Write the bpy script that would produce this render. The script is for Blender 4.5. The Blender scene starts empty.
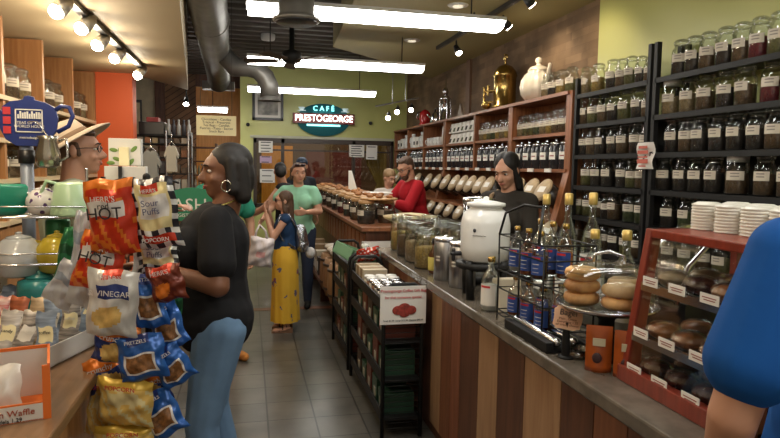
import bpy, bmesh, math, random
from math import pi, sin, cos, radians as R
from mathutils import Vector as V, Matrix as M
random.seed(7)
C = bpy.context.scene.collection
# ------------------------------------------------------------------ camera model
F=612.;CX,CY=390.,219.;H=1.65
def nrm(a): return V(a).normalized()
Yc=nrm((248-CX,-(165-CY),-F)); e_=V((1,-.017,0))
Zc=e_.cross(-Yc).normalized()
if Zc.y<0: Zc=-Zc
Xc=Yc.cross(Zc)
def at(px,py,X=None,Y=None,Z=None):          # point of the room seen at that pixel on a given plane
    c=V((px-CX,-(py-CY),-F)); r=V((c.dot(Xc),c.dot(Yc),c.dot(Zc)))
    t=X/r.x if X is not None else Y/r.y if Y is not None else (Z-H)/r.z
    return V((r.x*t,r.y*t,r.z*t+H))
cam=bpy.data.cameras.new('camera'); co=bpy.data.objects.new('camera',cam); C.objects.link(co)
cam.sensor_width=36; cam.lens=36*F/780; cam.clip_start=.05
m=M((Xc,Yc,Zc)).to_4x4()   # rows: world axes in camera coords -> maps cam to world
m.translation=V((0,0,H)); co.matrix_world=m
bpy.context.scene.camera=co
# ------------------------------------------------------------------ materials
MATS={}
def mat(name,col=(.5,.5,.5),rough=.6,metal=0,noise=0,nscale=20,bump=0,col2=None,emit=0,coord='Object',spec=None,stretch=None):
    if name in MATS: return MATS[name]
    m=bpy.data.materials.new(name); m.use_nodes=True; nt=m.node_tree; n=nt.nodes; l=nt.links
    b=n['Principled BSDF']; b.inputs['Base Color'].default_value=(*col,1); b.inputs['Roughness'].default_value=rough
    b.inputs['Metallic'].default_value=metal
    if spec is not None: b.inputs['Specular IOR Level'].default_value=spec
    if noise or bump or col2:
        tc=n.new('ShaderNodeTexCoord'); mp=n.new('ShaderNodeMapping'); l.new(tc.outputs[coord],mp.inputs[0])
        if stretch: mp.inputs['Scale'].default_value=stretch
        nz=n.new('ShaderNodeTexNoise'); nz.inputs['Scale'].default_value=nscale; nz.inputs['Detail'].default_value=5
        l.new(mp.outputs[0],nz.inputs[0])
        c2=col2 or tuple(max(0,c*(1-noise)) for c in col)
        r=n.new('ShaderNodeValToRGB'); r.color_ramp.elements[0].position=.32; r.color_ramp.elements[1].position=.68
        r.color_ramp.elements[0].color=(*c2,1); r.color_ramp.elements[1].color=(*col,1)
        l.new(nz.outputs[0],r.inputs[0]); l.new(r.outputs[0],b.inputs['Base Color'])
        if bump:
            bp=n.new('ShaderNodeBump'); bp.inputs['Strength'].default_value=bump; bp.inputs['Distance'].default_value=.01
            l.new(nz.outputs[0],bp.inputs['Height']); l.new(bp.outputs[0],b.inputs['Normal'])
    if emit:
        b.inputs['Emission Color'].default_value=(*col,1); b.inputs['Emission Strength'].default_value=emit
    MATS[name]=m; return m
def wood(name,c1,c2,rough=.5,axis=2,sc=6):
    s=[sc*4]*3; s[axis]=sc*.35
    return mat(name,c1,rough,col2=c2,nscale=1.6,stretch=s,bump=.06)
def brick(name,c1,c2,mortar,w,h,ms,rough,off=.5,rot=(0,0,0),loc=(0,0,0),noise=None,bump=.3,bias=0,rr=None):
    m=bpy.data.materials.new(name); m.use_nodes=True; nt=m.node_tree; n=nt.nodes; l=nt.links; b=n['Principled BSDF']
    tc=n.new('ShaderNodeTexCoord'); mp=n.new('ShaderNodeMapping'); mp.inputs['Rotation'].default_value=rot; mp.inputs['Location'].default_value=loc
    l.new(tc.outputs['Object'],mp.inputs[0])
    t=n.new('ShaderNodeTexBrick'); t.offset=off; t.inputs['Scale'].default_value=1; t.inputs['Brick Width'].default_value=w; t.inputs['Row Height'].default_value=h
    t.inputs['Mortar Size'].default_value=ms; t.inputs['Color1'].default_value=(*c1,1); t.inputs['Color2'].default_value=(*c2,1); t.inputs['Mortar'].default_value=(*mortar,1); t.inputs['Bias'].default_value=bias
    l.new(mp.outputs[0],t.inputs[0])
    nz=n.new('ShaderNodeTexNoise'); nz.inputs['Scale'].default_value=noise or 5; nz.inputs['Detail'].default_value=6; l.new(mp.outputs[0],nz.inputs[0])
    mx=n.new('ShaderNodeMix'); mx.data_type='RGBA'; mx.blend_type='MULTIPLY'; mx.inputs[0].default_value=.75
    r=n.new('ShaderNodeValToRGB'); r.color_ramp.elements[0].color=(.45,.45,.45,1); r.color_ramp.elements[1].color=(1.3,1.3,1.3,1); r.color_ramp.elements[0].position=.3; r.color_ramp.elements[1].position=.7
    l.new(nz.outputs[0],r.inputs[0]); l.new(t.outputs[0],mx.inputs[6]); l.new(r.outputs[0],mx.inputs[7]); l.new(mx.outputs[2],b.inputs['Base Color'])
    b.inputs['Roughness'].default_value=rough
    bp=n.new('ShaderNodeBump'); bp.inputs['Strength'].default_value=bump; bp.inputs['Distance'].default_value=.004
    iv=n.new('ShaderNodeMath'); iv.operation='SUBTRACT'; iv.inputs[0].default_value=1; l.new(t.outputs['Fac'],iv.inputs[1])
    ad=n.new('ShaderNodeMath'); ad.operation='ADD'; l.new(iv.outputs[0],ad.inputs[0]); l.new(nz.outputs[0],ad.inputs[1]); l.new(ad.outputs[0],bp.inputs['Height']); l.new(bp.outputs[0],b.inputs['Normal'])
    MATS[name]=m; return m
def glass(name,tint=(.93,.96,.95),rough=.04,base=.07,mul=.55):
    m=bpy.data.materials.new(name); m.use_nodes=True; nt=m.node_tree; n=nt.nodes; l=nt.links; n.remove(n['Principled BSDF'])
    tr=n.new('ShaderNodeBsdfTransparent'); tr.inputs[0].default_value=(*tint,1); gl=n.new('ShaderNodeBsdfGlossy'); gl.inputs['Roughness'].default_value=rough
    lw=n.new('ShaderNodeLayerWeight'); lw.inputs[0].default_value=.35; ma=n.new('ShaderNodeMath'); ma.operation='MULTIPLY_ADD'; ma.inputs[1].default_value=mul; ma.inputs[2].default_value=base
    l.new(lw.outputs['Fresnel'],ma.inputs[0]); mx=n.new('ShaderNodeMixShader'); l.new(ma.outputs[0],mx.inputs[0]); l.new(tr.outputs[0],mx.inputs[1]); l.new(gl.outputs[0],mx.inputs[2])
    l.new(mx.outputs[0],n['Material Output'].inputs[0]); MATS[name]=m; return m
G=glass('clear_glass'); GP=glass('window_glass',(.85,.88,.86),.02,.05); PL=glass('clear_plastic',(.9,.92,.92),.15,.12)
blk=mat('black_metal',(.010,.010,.010),.55,0,spec=.3); blkp=mat('black_plastic',(.015,.015,.017),.35)
chrome=mat('chrome',(.62,.62,.64),.16,1); steel=mat('brushed_steel',(.42,.42,.43),.32,1,noise=.25,nscale=3,stretch=(40,40,1))
brass=mat('brass',(.55,.38,.13),.22,1,noise=.35,nscale=6)
white=mat('white_ceramic',(.72,.72,.70),.18); cream=mat('cream_ceramic',(.76,.68,.56),.25,noise=.12,nscale=9)
paper=mat('white_paper',(.74,.72,.67),.75); paperc=mat('cream_paper',(.88,.80,.50),.75); plw=mat('white_plastic',(.7,.7,.68),.4)
ink=mat('black_ink',(.02,.02,.025),.6); redink=mat('red_ink',(.5,.02,.03),.5)
olive=mat('olive_ceiling_paint',(.36,.31,.14),.7); green=mat('green_wall_paint',(.54,.55,.19),.35,noise=.06,nscale=2,bump=.02)
beige=mat('beige_soffit_paint',(.52,.43,.28),.6); orange=mat('orange_wall_paint',(.72,.115,.025),.5)
deck=mat('dark_metal_deck',(.10,.082,.068),.6,.2,noise=.3,nscale=3); duct=mat('galvanised_duct',(.26,.25,.23),.45,.45,noise=.35,nscale=4)
dkw=wood('dark_walnut',(.16,.055,.022),(.075,.024,.011),.45); unitw=wood('reddish_shelf_wood',(.30,.115,.045),(.16,.055,.022),.42)
unitv=wood('reddish_shelf_wood_lengthwise',(.30,.115,.045),(.16,.055,.022),.42,axis=1)
honey=wood('honey_maple',(.42,.21,.085),(.30,.135,.05),.4); oran=wood('orange_door_wood',(.85,.36,.06),(.70,.27,.04),.4)
redw=wood('red_stained_wood',(.25,.036,.018),(.16,.022,.011),.3)
stone=mat('counter_stone',(.15,.125,.098),.2,noise=.35,nscale=14); leftw=wood('brown_table_wood',(.24,.135,.068),(.15,.08,.038),.28,axis=1)
# ------------------------------------------------------------------ mesh builder
class MB:
    def __init__(s): s.v=[]; s.f=[]; s.m=[]; s.sm=[]
    def add(s,vs,fs,mi=0,sm=False,T=None):
        o=len(s.v); s.v+= [T@V(p) for p in vs] if T else [V(p) for p in vs]
        for f in fs: s.f.append([o+i for i in f]); s.m.append(mi); s.sm.append(sm)
        return s
    def box(s,a,b,mi=0,T=None):
        x0,y0,z0=a; x1,y1,z1=b
        x0,x1=min(x0,x1),max(x0,x1); y0,y1=min(y0,y1),max(y0,y1); z0,z1=min(z0,z1),max(z0,z1)
        return s.add([(x0,y0,z0),(x1,y0,z0),(x1,y1,z0),(x0,y1,z0),(x0,y0,z1),(x1,y0,z1),(x1,y1,z1),(x0,y1,z1)],
            [(0,3,2,1),(4,5,6,7),(0,1,5,4),(1,2,6,5),(2,3,7,6),(3,0,4,7)],mi,False,T)
    def cbox(s,c,d,mi=0,T=None): return s.box([c[i]-d[i]/2 for i in range(3)],[c[i]+d[i]/2 for i in range(3)],mi,T)
    def prism(s,poly,a,b,ax=2,mi=0,T=None):     # poly in the other two axes
        n=len(poly)
        def P(p,t):
            q=[p[0],p[1]]; q.insert(ax,t); return q
        vs=[P(p,a) for p in poly]+[P(p,b) for p in poly]
        return s.add(vs,[list(range(n)),list(range(2*n-1,n-1,-1))]+[(i,n+i,n+(i+1)%n,(i+1)%n) for i in range(n)],mi,False,T)
    def lathe(s,prof,c=(0,0,0),seg=20,mi=0,T=None,sx=1,sy=1,flute=0,nf=12,sm=True):
        vs=[];fs=[];n=len(prof)
        for r,z in prof:
            for k in range(seg):
                a=2*pi*k/seg; q=r*(1+flute*abs(sin(nf*a/2))) if flute else r
                vs.append((c[0]+q*cos(a)*sx,c[1]+q*sin(a)*sy,c[2]+z))
        for i in range(n-1):
            for k in range(seg):
                k2=(k+1)%seg; fs.append((i*seg+k,i*seg+k2,(i+1)*seg+k2,(i+1)*seg+k))
        if prof[0][0]>1e-5: fs.append(list(range(seg-1,-1,-1)))
        if prof[-1][0]>1e-5: fs.append([(n-1)*seg+k for k in range(seg)])
        return s.add(vs,fs,mi,sm,T)
    def cyl(s,c,r,h,seg=20,mi=0,T=None): return s.lathe([(r,0),(r,h)],c,seg,mi,T)
    def cap(s,p0,p1,r0,r1=None,seg=12,mi=0,flat=False):
        r1=r0 if r1 is None else r1; p0=V(p0);p1=V(p1); d=p1-p0; L=d.length
        q=(d if L>1e-6 else V((0,0,1))).to_track_quat('Z','Y').to_matrix().to_4x4(); q.translation=p0
        if flat: pr=[(r0,0),(r1,L)]
        else: pr=[(r0*sin(a),-r0*cos(a)) for a in (.25,.6,1.,1.35)]+[(r0,0),(r1,L)]+[(r1*cos(a),L+r1*sin(a)) for a in (.25,.6,1.,1.35)]
        return s.lathe(pr,(0,0,0),seg,mi,q)
    def ell(s,c,r,mi=0,rot=None,seg=16,rings=10):
        T=M.Translation(V(c))@(rot.to_4x4() if rot else M.Identity(4))@M.Diagonal((*r,1))
        return s.lathe([(max(sin(pi*i/rings),1e-4),-cos(pi*i/rings)) for i in range(rings+1)],(0,0,0),seg,mi,T)
    def tube(s,pts,r,seg=8,mi=0):
        pts=[V(p) for p in pts]; n=len(pts); rings=[]; up=V((0,0,1))
        for i,p in enumerate(pts):
            d=(pts[min(i+1,n-1)]-pts[max(i-1,0)]).normalized(); u=up if abs(d.z)<.95 else V((1,0,0))
            a=d.cross(u).normalized(); b=d.cross(a).normalized()
            if rings and a.dot(pa)<0: a=-a;b=-b
            pa=a; rr=r[i] if isinstance(r,(list,tuple)) else r
            rings.append([p+a*rr*cos(2*pi*k/seg)+b*rr*sin(2*pi*k/seg) for k in range(seg)])
        vs=[v for q in rings for v in q]; fs=[list(range(seg)),[(n-1)*seg+k for k in range(seg-1,-1,-1)]]
        for i in range(n-1):
            for k in range(seg): fs.append((i*seg+k,(i+1)*seg+k,(i+1)*seg+(k+1)%seg,i*seg+(k+1)%seg))
        return s.add(vs,fs,mi,True)
    def build(s,name,mats,parent=None,loc=None,bevel=0,**tags):
        me=bpy.data.meshes.new(name); o0=V(loc) if loc is not None else (parent.location if parent and not parent.parent else V((0,0,0)))
        if parent is not None and parent.parent is not None: o0=V(parent['_o'])
        rz=parent.rotation_euler.z if parent and not parent.parent else 0
        me.from_pydata([v-o0 for v in s.v],[],s.f)
        for mm in (mats if isinstance(mats,(list,tuple)) else [mats]): me.materials.append(mm)
        me.polygons.foreach_set('material_index',s.m); me.polygons.foreach_set('use_smooth',s.sm); me.update()
        o=bpy.data.objects.new(name,me); C.objects.link(o)
        if parent: o.parent=parent; o['_o']=tuple(o0)
        else: o.location=o0
        if bevel:
            b=o.modifiers.new('b','BEVEL'); b.width=bevel; b.segments=2; b.limit_method='ANGLE'
        for k,v in tags.items(): o[k]=v
        return o
def tag(o,label,cat,group=None):
    o['label']=label; o['category']=cat
    if group: o['group']=group
    return o
def thing(name,label,cat,loc=(0,0,0),group=None):
    o=bpy.data.objects.new(name,None); C.objects.link(o); o.location=loc; o.empty_display_size=.05; return tag(o,label,cat,group)
def struct(mb,name,mats,parent=None,**k):
    o=mb.build(name,mats,parent,**k)
    if not parent: o['kind']='structure'
    return o
def dup(root,loc,label=None,rz=0,sc=None,group=None,mats=None):
    r=root.copy(); C.objects.link(r); r.location=loc; r.rotation_euler=(0,0,rz)
    if sc: r.scale=sc if isinstance(sc,tuple) else (sc,)*3
    if label: r['label']=label
    if group: r['group']=group
    for ch in list(root.children):
        c=ch.copy(); C.objects.link(c); c.parent=r
        if mats and ch.name.split('.')[0] in mats:
            c.data=c.data.copy(); c.data.materials[0]=mats[ch.name.split('.')[0]]
        for g in ch.children:
            d=g.copy(); C.objects.link(d); d.parent=c
    return r
def text(body,size,ma,parent,loc,rot,name='lettering',ext=.0008,align='CENTER',wx=1.0):
    cu=bpy.data.curves.new('t','FONT'); cu.body=body; cu.size=size; cu.align_x=align; cu.align_y='CENTER'; cu.extrude=ext; cu.resolution_u=3; cu.space_line=.9
    t=bpy.data.objects.new('t',cu); C.objects.link(t); bpy.context.view_layer.update()
    me=bpy.data.meshes.new_from_object(t.evaluated_get(bpy.context.evaluated_depsgraph_get())); bpy.data.objects.remove(t)
    me.materials.clear(); me.materials.append(ma); o=bpy.data.objects.new(name,me); C.objects.link(o)
    rm=rot if isinstance(rot,M) else M.Rotation(rot[2],4,'Z')@M.Rotation(rot[1],4,'Y')@M.Rotation(rot[0],4,'X')
    T=M.Translation(V(loc))@rm@M.Diagonal((wx,1,1,1))
    if parent:
        me.transform(M.Translation(-(parent.location if not parent.parent else V(parent['_o'])))@T); o.parent=parent; o['_o']=tuple(parent.location if not parent.parent else parent['_o'])
    else: me.transform(T)
    return o
ORD=['first','second','third','fourth','fifth','sixth','seventh','eighth','ninth','tenth','eleventh','twelfth','thirteenth','fourteenth']
# ------------------------------------------------------------------ SETTING
tile=brick('slate_floor_tiles',(.12,.108,.088),(.085,.08,.068),(.03,.027,.022),.305,.305,.006,.28,off=0,loc=(.185,.05,0),noise=3.2,bump=.35)
mb=MB(); mb.box((-4,-1.5,-.1),(4.2,14.6,0)); struct(mb,'floor',tile)
mb=MB(); mb.box((-.6,7.0,0.0),(.95,7.13,.002)); struct(mb,'trim_1',mat('terracotta_band',(.26,.10,.045),.4,noise=.3,nscale=5))
def quad(mb,p): mb.add(p,[(0,1,2,3)])
mb=MB(); mb.box((3.1,-1.5,0),(3.25,5.1,3.7)); struct(mb,'wall_right_front',green)
mos=brick('wood_block_mosaic',(.25,.16,.09),(.16,.10,.055),(.15,.09,.05),.31,.075,.0012,.8,off=.37,rot=(-pi/2,pi/2,0),noise=2.6,bump=.35)
# mosaic wall with the blocks standing out by differing amounts
mb=MB(); mb.box((3.1,5.1,0),(3.25,12.2,3.7)); struct(mb,'wall_right_rear',mos)
mb=MB(); mb.box((3.07,8.35,2.3),(3.1,8.5,3.4)); struct(mb,'trim_2',mat('brown_post',(.17,.09,.05),.6))
mb=MB(); mb.box((-.14,12,0),(.1,12.15,3.7)); mb.box((2.82,12,0),(3.1,12.15,3.7)); mb.box((.1,12,2.17),(2.82,12.15,3.7)); mb.box((.1,12,0),(2.82,12.15,.85))
struct(mb,'wall_back',green)
mb=MB(); mb.box((-.14,12.15,0),(0,14.4,3.7)); struct(mb,'wall_side_return',green)
# storefront window in the back wall
w=MB()
for x in (.1,.62,2.0,2.77): w.box((x,11.96,.85),(x+.06,12.06,2.17))
w.box((.1,11.96,2.08),(2.82,12.06,2.17)); w.box((.1,11.96,.85),(2.82,12.06,.92)); w.box((.1,11.98,1.93),(2.82,12.04,1.96))
wf=struct(w,'window_1',mat('dark_bronze_frame',(.04,.025,.018),.4))
g=MB(); g.box((.12,12.0,.9),(2.8,12.006,2.1)); struct(g,'window_pane',GP,wf)
mb=MB(); mb.box((.04,11.975,2.17),(2.88,12.0,2.22)); struct(mb,'trim_3',mat('pale_trim',(.5,.5,.38),.5))
mb=MB(); mb.box((-.1,14.3,0),(4,14.4,3.2)); mb.box((.3,14.25,.0),(1.0,14.3,2.1),1); mb.box((1.3,14.25,.9),(2.6,14.3,2.0),2)
struct(mb,'wall_beyond_window',[mat('brown_mall_wall',(.10,.05,.025),.7),oran,mat('maroon_panel',(.12,.015,.012),.5)])
t=MB(); t.box((2.6,12.6,.4),(2.9,12.9,2.2)); 
# gold curtain beyond the glass
cu=MB(); pts=[]
for i in range(25):
    x=2.25+.55*i/24; pts.append((x,12.45+.05*sin(i*1.7)))
vs=[];fs=[]
for j,z in enumerate((0.6,1.3,1.7,2.15)):
    for i,(x,y) in enumerate(pts):
        k=(1-.35*(1 if j in(1,) else 0)); vs.append((2.8-(2.8-x)*k*(.55 if j==1 else .75 if j==2 else .9),y,z)); vs.append((2.8-(2.8-x)*k*(.55 if j==1 else .75 if j==2 else .9),y+.02,z))
for j in range(3):
    for i in range(24):
        a=(j*25+i)*2; b=a+2; c=a+50; d=c+2; fs+=[(a,b,d,c),(a+1,c+1,d+1,b+1)]
cu.add(vs,fs,0,True); tag(cu.build('curtain',mat('gold_drape',(.5,.32,.08),.6)),'gold drape hanging at the right end of the back window','curtain')
# rear left: plaster, dark post, slanting boards, orange doors
mb=MB(); mb.box((-3.2,13.5,0),(-1.85,13.6,3.7)); struct(mb,'wall_rear_plaster',mat('mottled_plaster',(.70,.60,.42),.8,col2=(.48,.40,.28),nscale=3))
mb=MB(); mb.box((-1.85,13.42,0),(-1.66,13.6,3.7)); struct(mb,'trim_4',dkw)
dg=brick('diagonal_boards',(.30,.15,.07),(.22,.10,.045),(.08,.035,.018),3,.10,.008,.6,rot=(pi/2,0,0),noise=3)
dg.node_tree.nodes['Mapping'].inputs['Rotation'].default_value=(-pi/2,R(0),0)
mb=MB(); mb.box((-1.66,13.48,0),(-1.05,13.6,3.7)); o=struct(mb,'wall_rear_boards',dg)
mp=dg.node_tree.nodes['Mapping']; mp.vector_type='POINT'; mp.inputs['Rotation'].default_value=(pi/2,0,0)
nt=dg.node_tree; m2=nt.nodes.new('ShaderNodeMapping'); m2.inputs['Rotation'].default_value=(0,0,R(35)); nt.links.new(mp.outputs[0],m2.inputs[0]); nt.links.new(m2.outputs[0],nt.nodes['Brick Texture'].inputs[0])
dr=MB(); dr.box((-1.05,13.45,0),(-.14,13.6,3.25)); d=struct(dr,'door_1',oran)
dp=MB()
for x in (-1.02,-.72,-.42): dp.box((x,13.43,.05),(x+.27,13.452,3.2))
struct(dp,'door_panel',oran,d)
dp=MB(); dp.cap((-.47,13.4,1.05),(-.47,13.4,1.2),.012); struct(dp,'door_handle',chrome,d)
mb=MB(); mb.box((-1.05,13.4,3.25),(-.14,13.6,3.7)); struct(mb,'trim_5',dkw)
mb=MB(); mb.box((-3.3,-1.5,0),(-3.2,13.6,3.7)); struct(mb,'wall_left',mat('tan_side_wall',(.30,.20,.11),.8,noise=.3,nscale=2))
# orange pillar at the end of the left shelves
mb=MB(); mb.box((-3.2,7.08,0),(-1.2,7.3,2.6)); struct(mb,'wall_orange',orange)
# ceilings
mb=MB(); mb.box((-3.3,-1.5,3.62),(3.25,14.4,3.7))
y=-1.4
while y<14.3: mb.prism([(y,3.62),(y+.04,3.5),(y+.13,3.5),(y+.17,3.62)],-3.2,3.1,0); y+=.3
struct(mb,'ceiling',deck)
a=at(353,0,Z=3.2); b=at(333,47,Z=3.2); c=at(425,72,X=3.1)
def olz(x): return 3.2
mb=MB(); mb.prism([(.9,-1.5),(3.1,-1.5),(3.1,10.4),(2.2,9.2),(b.x,b.y),(.93,5)],3.2,3.6,2); struct(mb,'ceiling_olive_drop',olive)
mb=MB(); mb.prism([(-3.2,-1.5),(-.12,-1.5),(-.386,3.84),(-.75,8.38),(-1.22,7.12),(-3.2,7.2)],2.6,3.55,2); struct(mb,'ceiling_left_soffit',beige)
# ------------------------------------------------------------------ LEFT WALL CUBBIES
bk=thing('wall_shelf_unit','honey wood cubby shelves full of jars along the left wall','shelf',(-1.85,5.4,1.3))
vl=[at(2,40,X=-1.56).y,5.38,6.2,7.04]; ys=[3.7]+[vl[0],5.36,6.2,7.04]
for y in ys:
    m_=MB(); m_.box((-2.05,y-.02,1.2),(-1.56,y+.02,2.59)); m_.build('upright_panel',honey,bk)
for z in (1.25,1.53,1.80,2.08):
    m_=MB(); m_.box((-2.04,3.72,z-.03),(-1.55,7.02,z)); m_.build('shelf_board',mat('pale_shelf_edge',(.62,.50,.32),.4),bk)
m_=MB(); m_.box((-2.08,3.7,.3),(-2.05,7.06,2.59)); m_.build('back_or_shade_panel',honey,bk)
m_=MB(); m_.box((-2.04,3.7,.0),(-1.56,7.06,1.2)); m_.build('base_cabinet',honey,bk)
# ------------------------------------------------------------------ JARS
conts=[mat('tea_'+n,c,.8,noise=.5,nscale=90) for n,c in (('dark',(.03,.02,.015)),('brown',(.13,.075,.035)),('olive',(.14,.13,.04)),('tan',(.32,.22,.11)),('crimson',(.17,.012,.02)),('gold',(.42,.27,.07)),('green',(.08,.10,.04)))]
cname=['near-black','brown','olive green','tan','crimson','golden','dull green']
def jar_proto(name,r,h,kind='apoth',lab=True,lidm=None):
    t=thing(name,'','jar',(0,-50,0))
    B=MB(); b=V((0,-50,0))
    if kind=='apoth': pr=[(r*.92,0),(r,r*.1),(r,h*.62),(r*.95,h*.70),(r*.74,h*.77),(r*.7,h*.82),(r*.76,h*.84)]
    elif kind=='canister': pr=[(r*.92,0),(r,.01),(r,h*.82),(r*.9,h*.87),(r*.82,h*.9)]
    else: pr=[(r*.9,0),(r,.02),(r,h*.7),(r*.7,h*.85),(r*.7,h*.9)]
    B.lathe(pr,b,18)
    B.build('glass_body',G,t)
    L=MB(); z0=pr[-1][1]; rr=pr[-1][0]
    if kind=='apoth': L.lathe([(rr*1.02,z0),(rr*1.1,z0+.008),(rr*1.1,z0+.018),(rr*.9,z0+.026),(rr*.6,z0+.032),(rr*.3,h)],b,16)
    else: L.lathe([(rr*1.05,z0-.02),(rr*1.12,z0-.018),(rr*1.12,h*.98),(rr*.95,h)],b,18)
    L.build('lid',lidm or G,t)
    K=MB(); K.lathe([(r*.86,.006),(r*.94,r*.15),(r*.94,h*(.5)),(r*.6,h*.53),(.001,h*.54)],b,16); K.build('contents',conts[1],t)
    if lab:
        Q=MB(); vs=[];n=9
        for z in (h*.36,h*.58):
            for k in range(n):
                a=pi+(k/(n-1)-.5)*1.6; vs.append((r*1.012*cos(a),r*1.012*sin(a)-50,z))
        Q.add(vs,[(k,k+1,n+k+1,n+k) for k in range(n-1)],0,True)
        for q,z in enumerate((h*.51,h*.44)):   # writing lines
            v2=[]
            for zz in (z,z+.006):
                for k in range(2,7):
                    a=pi+(k/8-.5)*1.5; v2.append((r*1.02*cos(a),r*1.02*sin(a)-50,zz))
            Q.add(v2,[(k,k+1,5+k+1,5+k) for k in range(4)],1,True)
        Q.build('paper_label',[mat('aged_label',(.56,.50,.40),.75),mat('grey_ink',(.25,.22,.2),.7)],t)
    return t
protos={}
def place_jar(kind,loc,label,ci,sc=1,rz=0,group=None,extra=None):
    p=protos[kind]
    mats={'contents':conts[ci]}
    if extra: mats.update(extra)
    # cache the meshes of each content colour
    r=p.copy(); C.objects.link(r); r.location=loc; r.rotation_euler=(0,0,rz); r.scale=(sc,)*3 if not isinstance(sc,tuple) else sc; r['label']=label
    if group: r['group']=group
    for ch in p.children:
        c=ch.copy(); C.objects.link(c); c.parent=r; k=ch.name.split('.')[0]
        if k in mats:
            key=(kind,k,mats[k].name)
            if key not in protos:
                me=ch.data.copy(); me.materials[0]=mats[k]; protos[key]=me
            c.data=protos[key]
    return r
def finish_protos():
    for k,p in list(protos.items()):
        if isinstance(k,str):
            for ch in list(p.children): bpy.data.objects.remove(ch)
            bpy.data.objects.remove(p)
protos['tea']=jar_proto('tea_jar',.055,.205); protos['tealid']=jar_proto('tea_jar',.06,.205,'canister',lidm=plw)
protos['big']=jar_proto('storage_jar',.09,.27,'canister',lab=False,lidm=G); protos['cookie']=jar_proto('storage_jar',.095,.27,'canister',lidm=wood('pale_lid_wood',(.5,.3,.13),(.4,.22,.09)))
# black shelving, right wall
for (yA,yB,nm,lab) in ((3.93,4.93,'left','black metal shelving bay of tea jars beside the wooden cubbies'),(2.45,3.86,'right','black metal shelving bay of tea jars nearest the camera, right edge')):
    s=thing('shelving_unit',lab,'shelf',(2.92,(yA+yB)/2,0))
    for y in (yA,yB):
        for x in (2.8,3.04):
            m_=MB(); m_.box((x,y-.018,0),(x+.035,y+.018,2.56 if y in (3.93,3.86) else 2.45)); m_.build('upright_post',blk,s)
    for z in (2.31,2.05,1.785,1.52,1.255,.99,.7,.4):
        m_=MB(); m_.box((2.81,yA,z-.022),(3.07,yB,z)); m_.box((2.8,yA,z-.035),(2.81,yB,z)); m_.build('shelf_board',blk,s)
    m_=MB(); m_.box((3.075,yA,0),(3.09,yB,2.03)); m_.build('back_or_shade_panel',mat('shade_panel',(.01,.009,.008),.8),s)  # dark sheet added to stand for the shade behind the jars
rowsL=[(2.31,[583,595,609,618,627,637,645]),(2.05,[583,592,602,612,623,636,645]),(1.785,[584,592,601,613,623,636,646]),(1.52,[588,598,609,624,633,643]),(1.255,[581,591,601,609,617,633,645]),(.99,[580,595,608,619,631,643])]
rowsR=[(2.31,[675,688,702,719,735,752,771]),(2.05,[668,685,702,722,741,767,787]),(1.785,[672,686,699,717,735,755,774]),(1.52,[665,683,698,715,738,766,790]),(1.255,[672,690,704,721,738,757]),(.99,[675,692,710,728])]
rn=['topmost','second','third','fourth','fifth','lowest visible']
cc=[[3,5,0,1,2,0,1],[1,2,1,0,2,0,1],[0,1,0,0,1,0,0]]
cR=[[0,0,1,0,1,4,2],[3,3,1,0,1,4,1],[0,1,0,0,0,0,1],[0,0,0,0,1,1,1]]
for rows,bay,rs in ((rowsL,'left black bay',cc),(rowsR,'right black bay',cR)):
    for i,(z,xs) in enumerate(rows):
        for j,x in enumerate(xs):
            p=at(x,165,X=2.895); ci=(rs[i][j] if i<len(rs) and j<len(rs[i]) else random.choice((0,0,0,1,1,6,2)))
            sp=abs(at(xs[min(j+1,len(xs)-1)],165,X=2.895).y-at(xs[max(0,j-1)],165,X=2.895).y)/(2 if 0<j<len(xs)-1 else 1)
            s_=min(1.12,max(.82,sp*.93/.11))*random.uniform(.96,1.0); kd='tealid' if (i,j) in ((3,4),(1,0)) and bay[0]=='r' else 'tea'
            hs=min(s_*1.12,1.2)
            place_jar(kd,(2.895,p.y,z),f'tea jar of {cname[ci]} leaves, {ORD[j]} from left, {rn[i]} shelf of {bay}',ci,(s_,s_,hs),random.uniform(-.25,.25)+.35,f'tea jars on the {bay}')
# second, deeper rank of jars is hidden behind these. Notice taped to the post
n=MB(); 
vs=[];fs=[]
for i in range(9):
    for j in range(7): vs.append((2.79-.012*sin(i*.9+j*.4)-.012*(j==0),3.98-.17*j/6,1.86-.19*i/8))
for i in range(8):
    for j in range(6): a=i*7+j; fs.append((a,a+1,a+8,a+7))
n.add(vs,fs,0,True)
n2=[];f2=[]
nt_=thing('posted_notice','curled paper notice with red print taped to the black shelf post','notice',(2.78,3.9,1.76))
n.build('sheet',paper,nt_)
for z,w_,h_ in ((1.825,.10,.02),(1.79,.12,.025),(1.755,.11,.012),(1.725,.12,.03),(1.69,.08,.01)):
    k=MB(); k.box((2.762,3.9-w_/2,z-h_/2),(2.764,3.9+w_/2,z+h_/2)); k.build('print_block',mat('pink_print',(.5,.12,.08),.7),nt_)
# ------------------------------------------------------------------ WOODEN CUBBY UNIT
U=thing('cubby_unit','long reddish wood tea cubby unit along the right wall','shelf',(2.95,8.3,0))
for i,y in enumerate((5.04,6.30,7.40,8.62,9.72,10.75,11.75)):
    w_=.05 if i in (0,1,3) else .022
    m_=MB(); m_.prism([(3.08,0.0),(2.52 if True else 0,0.0),(2.62,.95),(2.8,1.64),(2.8,2.36),(3.08,2.36)] if i in (0,1,3) else [(3.08,1.64),(2.8,1.64),(2.8,2.34),(3.08,2.34)],y-w_,y+w_,1); m_.build('upright_panel',unitw,U)
for z,x0 in ((2.36,2.78),(2.0,2.81),(1.66,2.79),(1.2,2.62),(.9,2.58)):
    m_=MB(); m_.box((x0,5.04,z-.03),(3.08,11.75,z)); m_.build('shelf_board',unitv,U)
m_=MB(); m_.box((3.07,5.04,0),(3.09,11.75,2.36)); m_.build('back_or_shade_panel',unitw,U)
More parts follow.
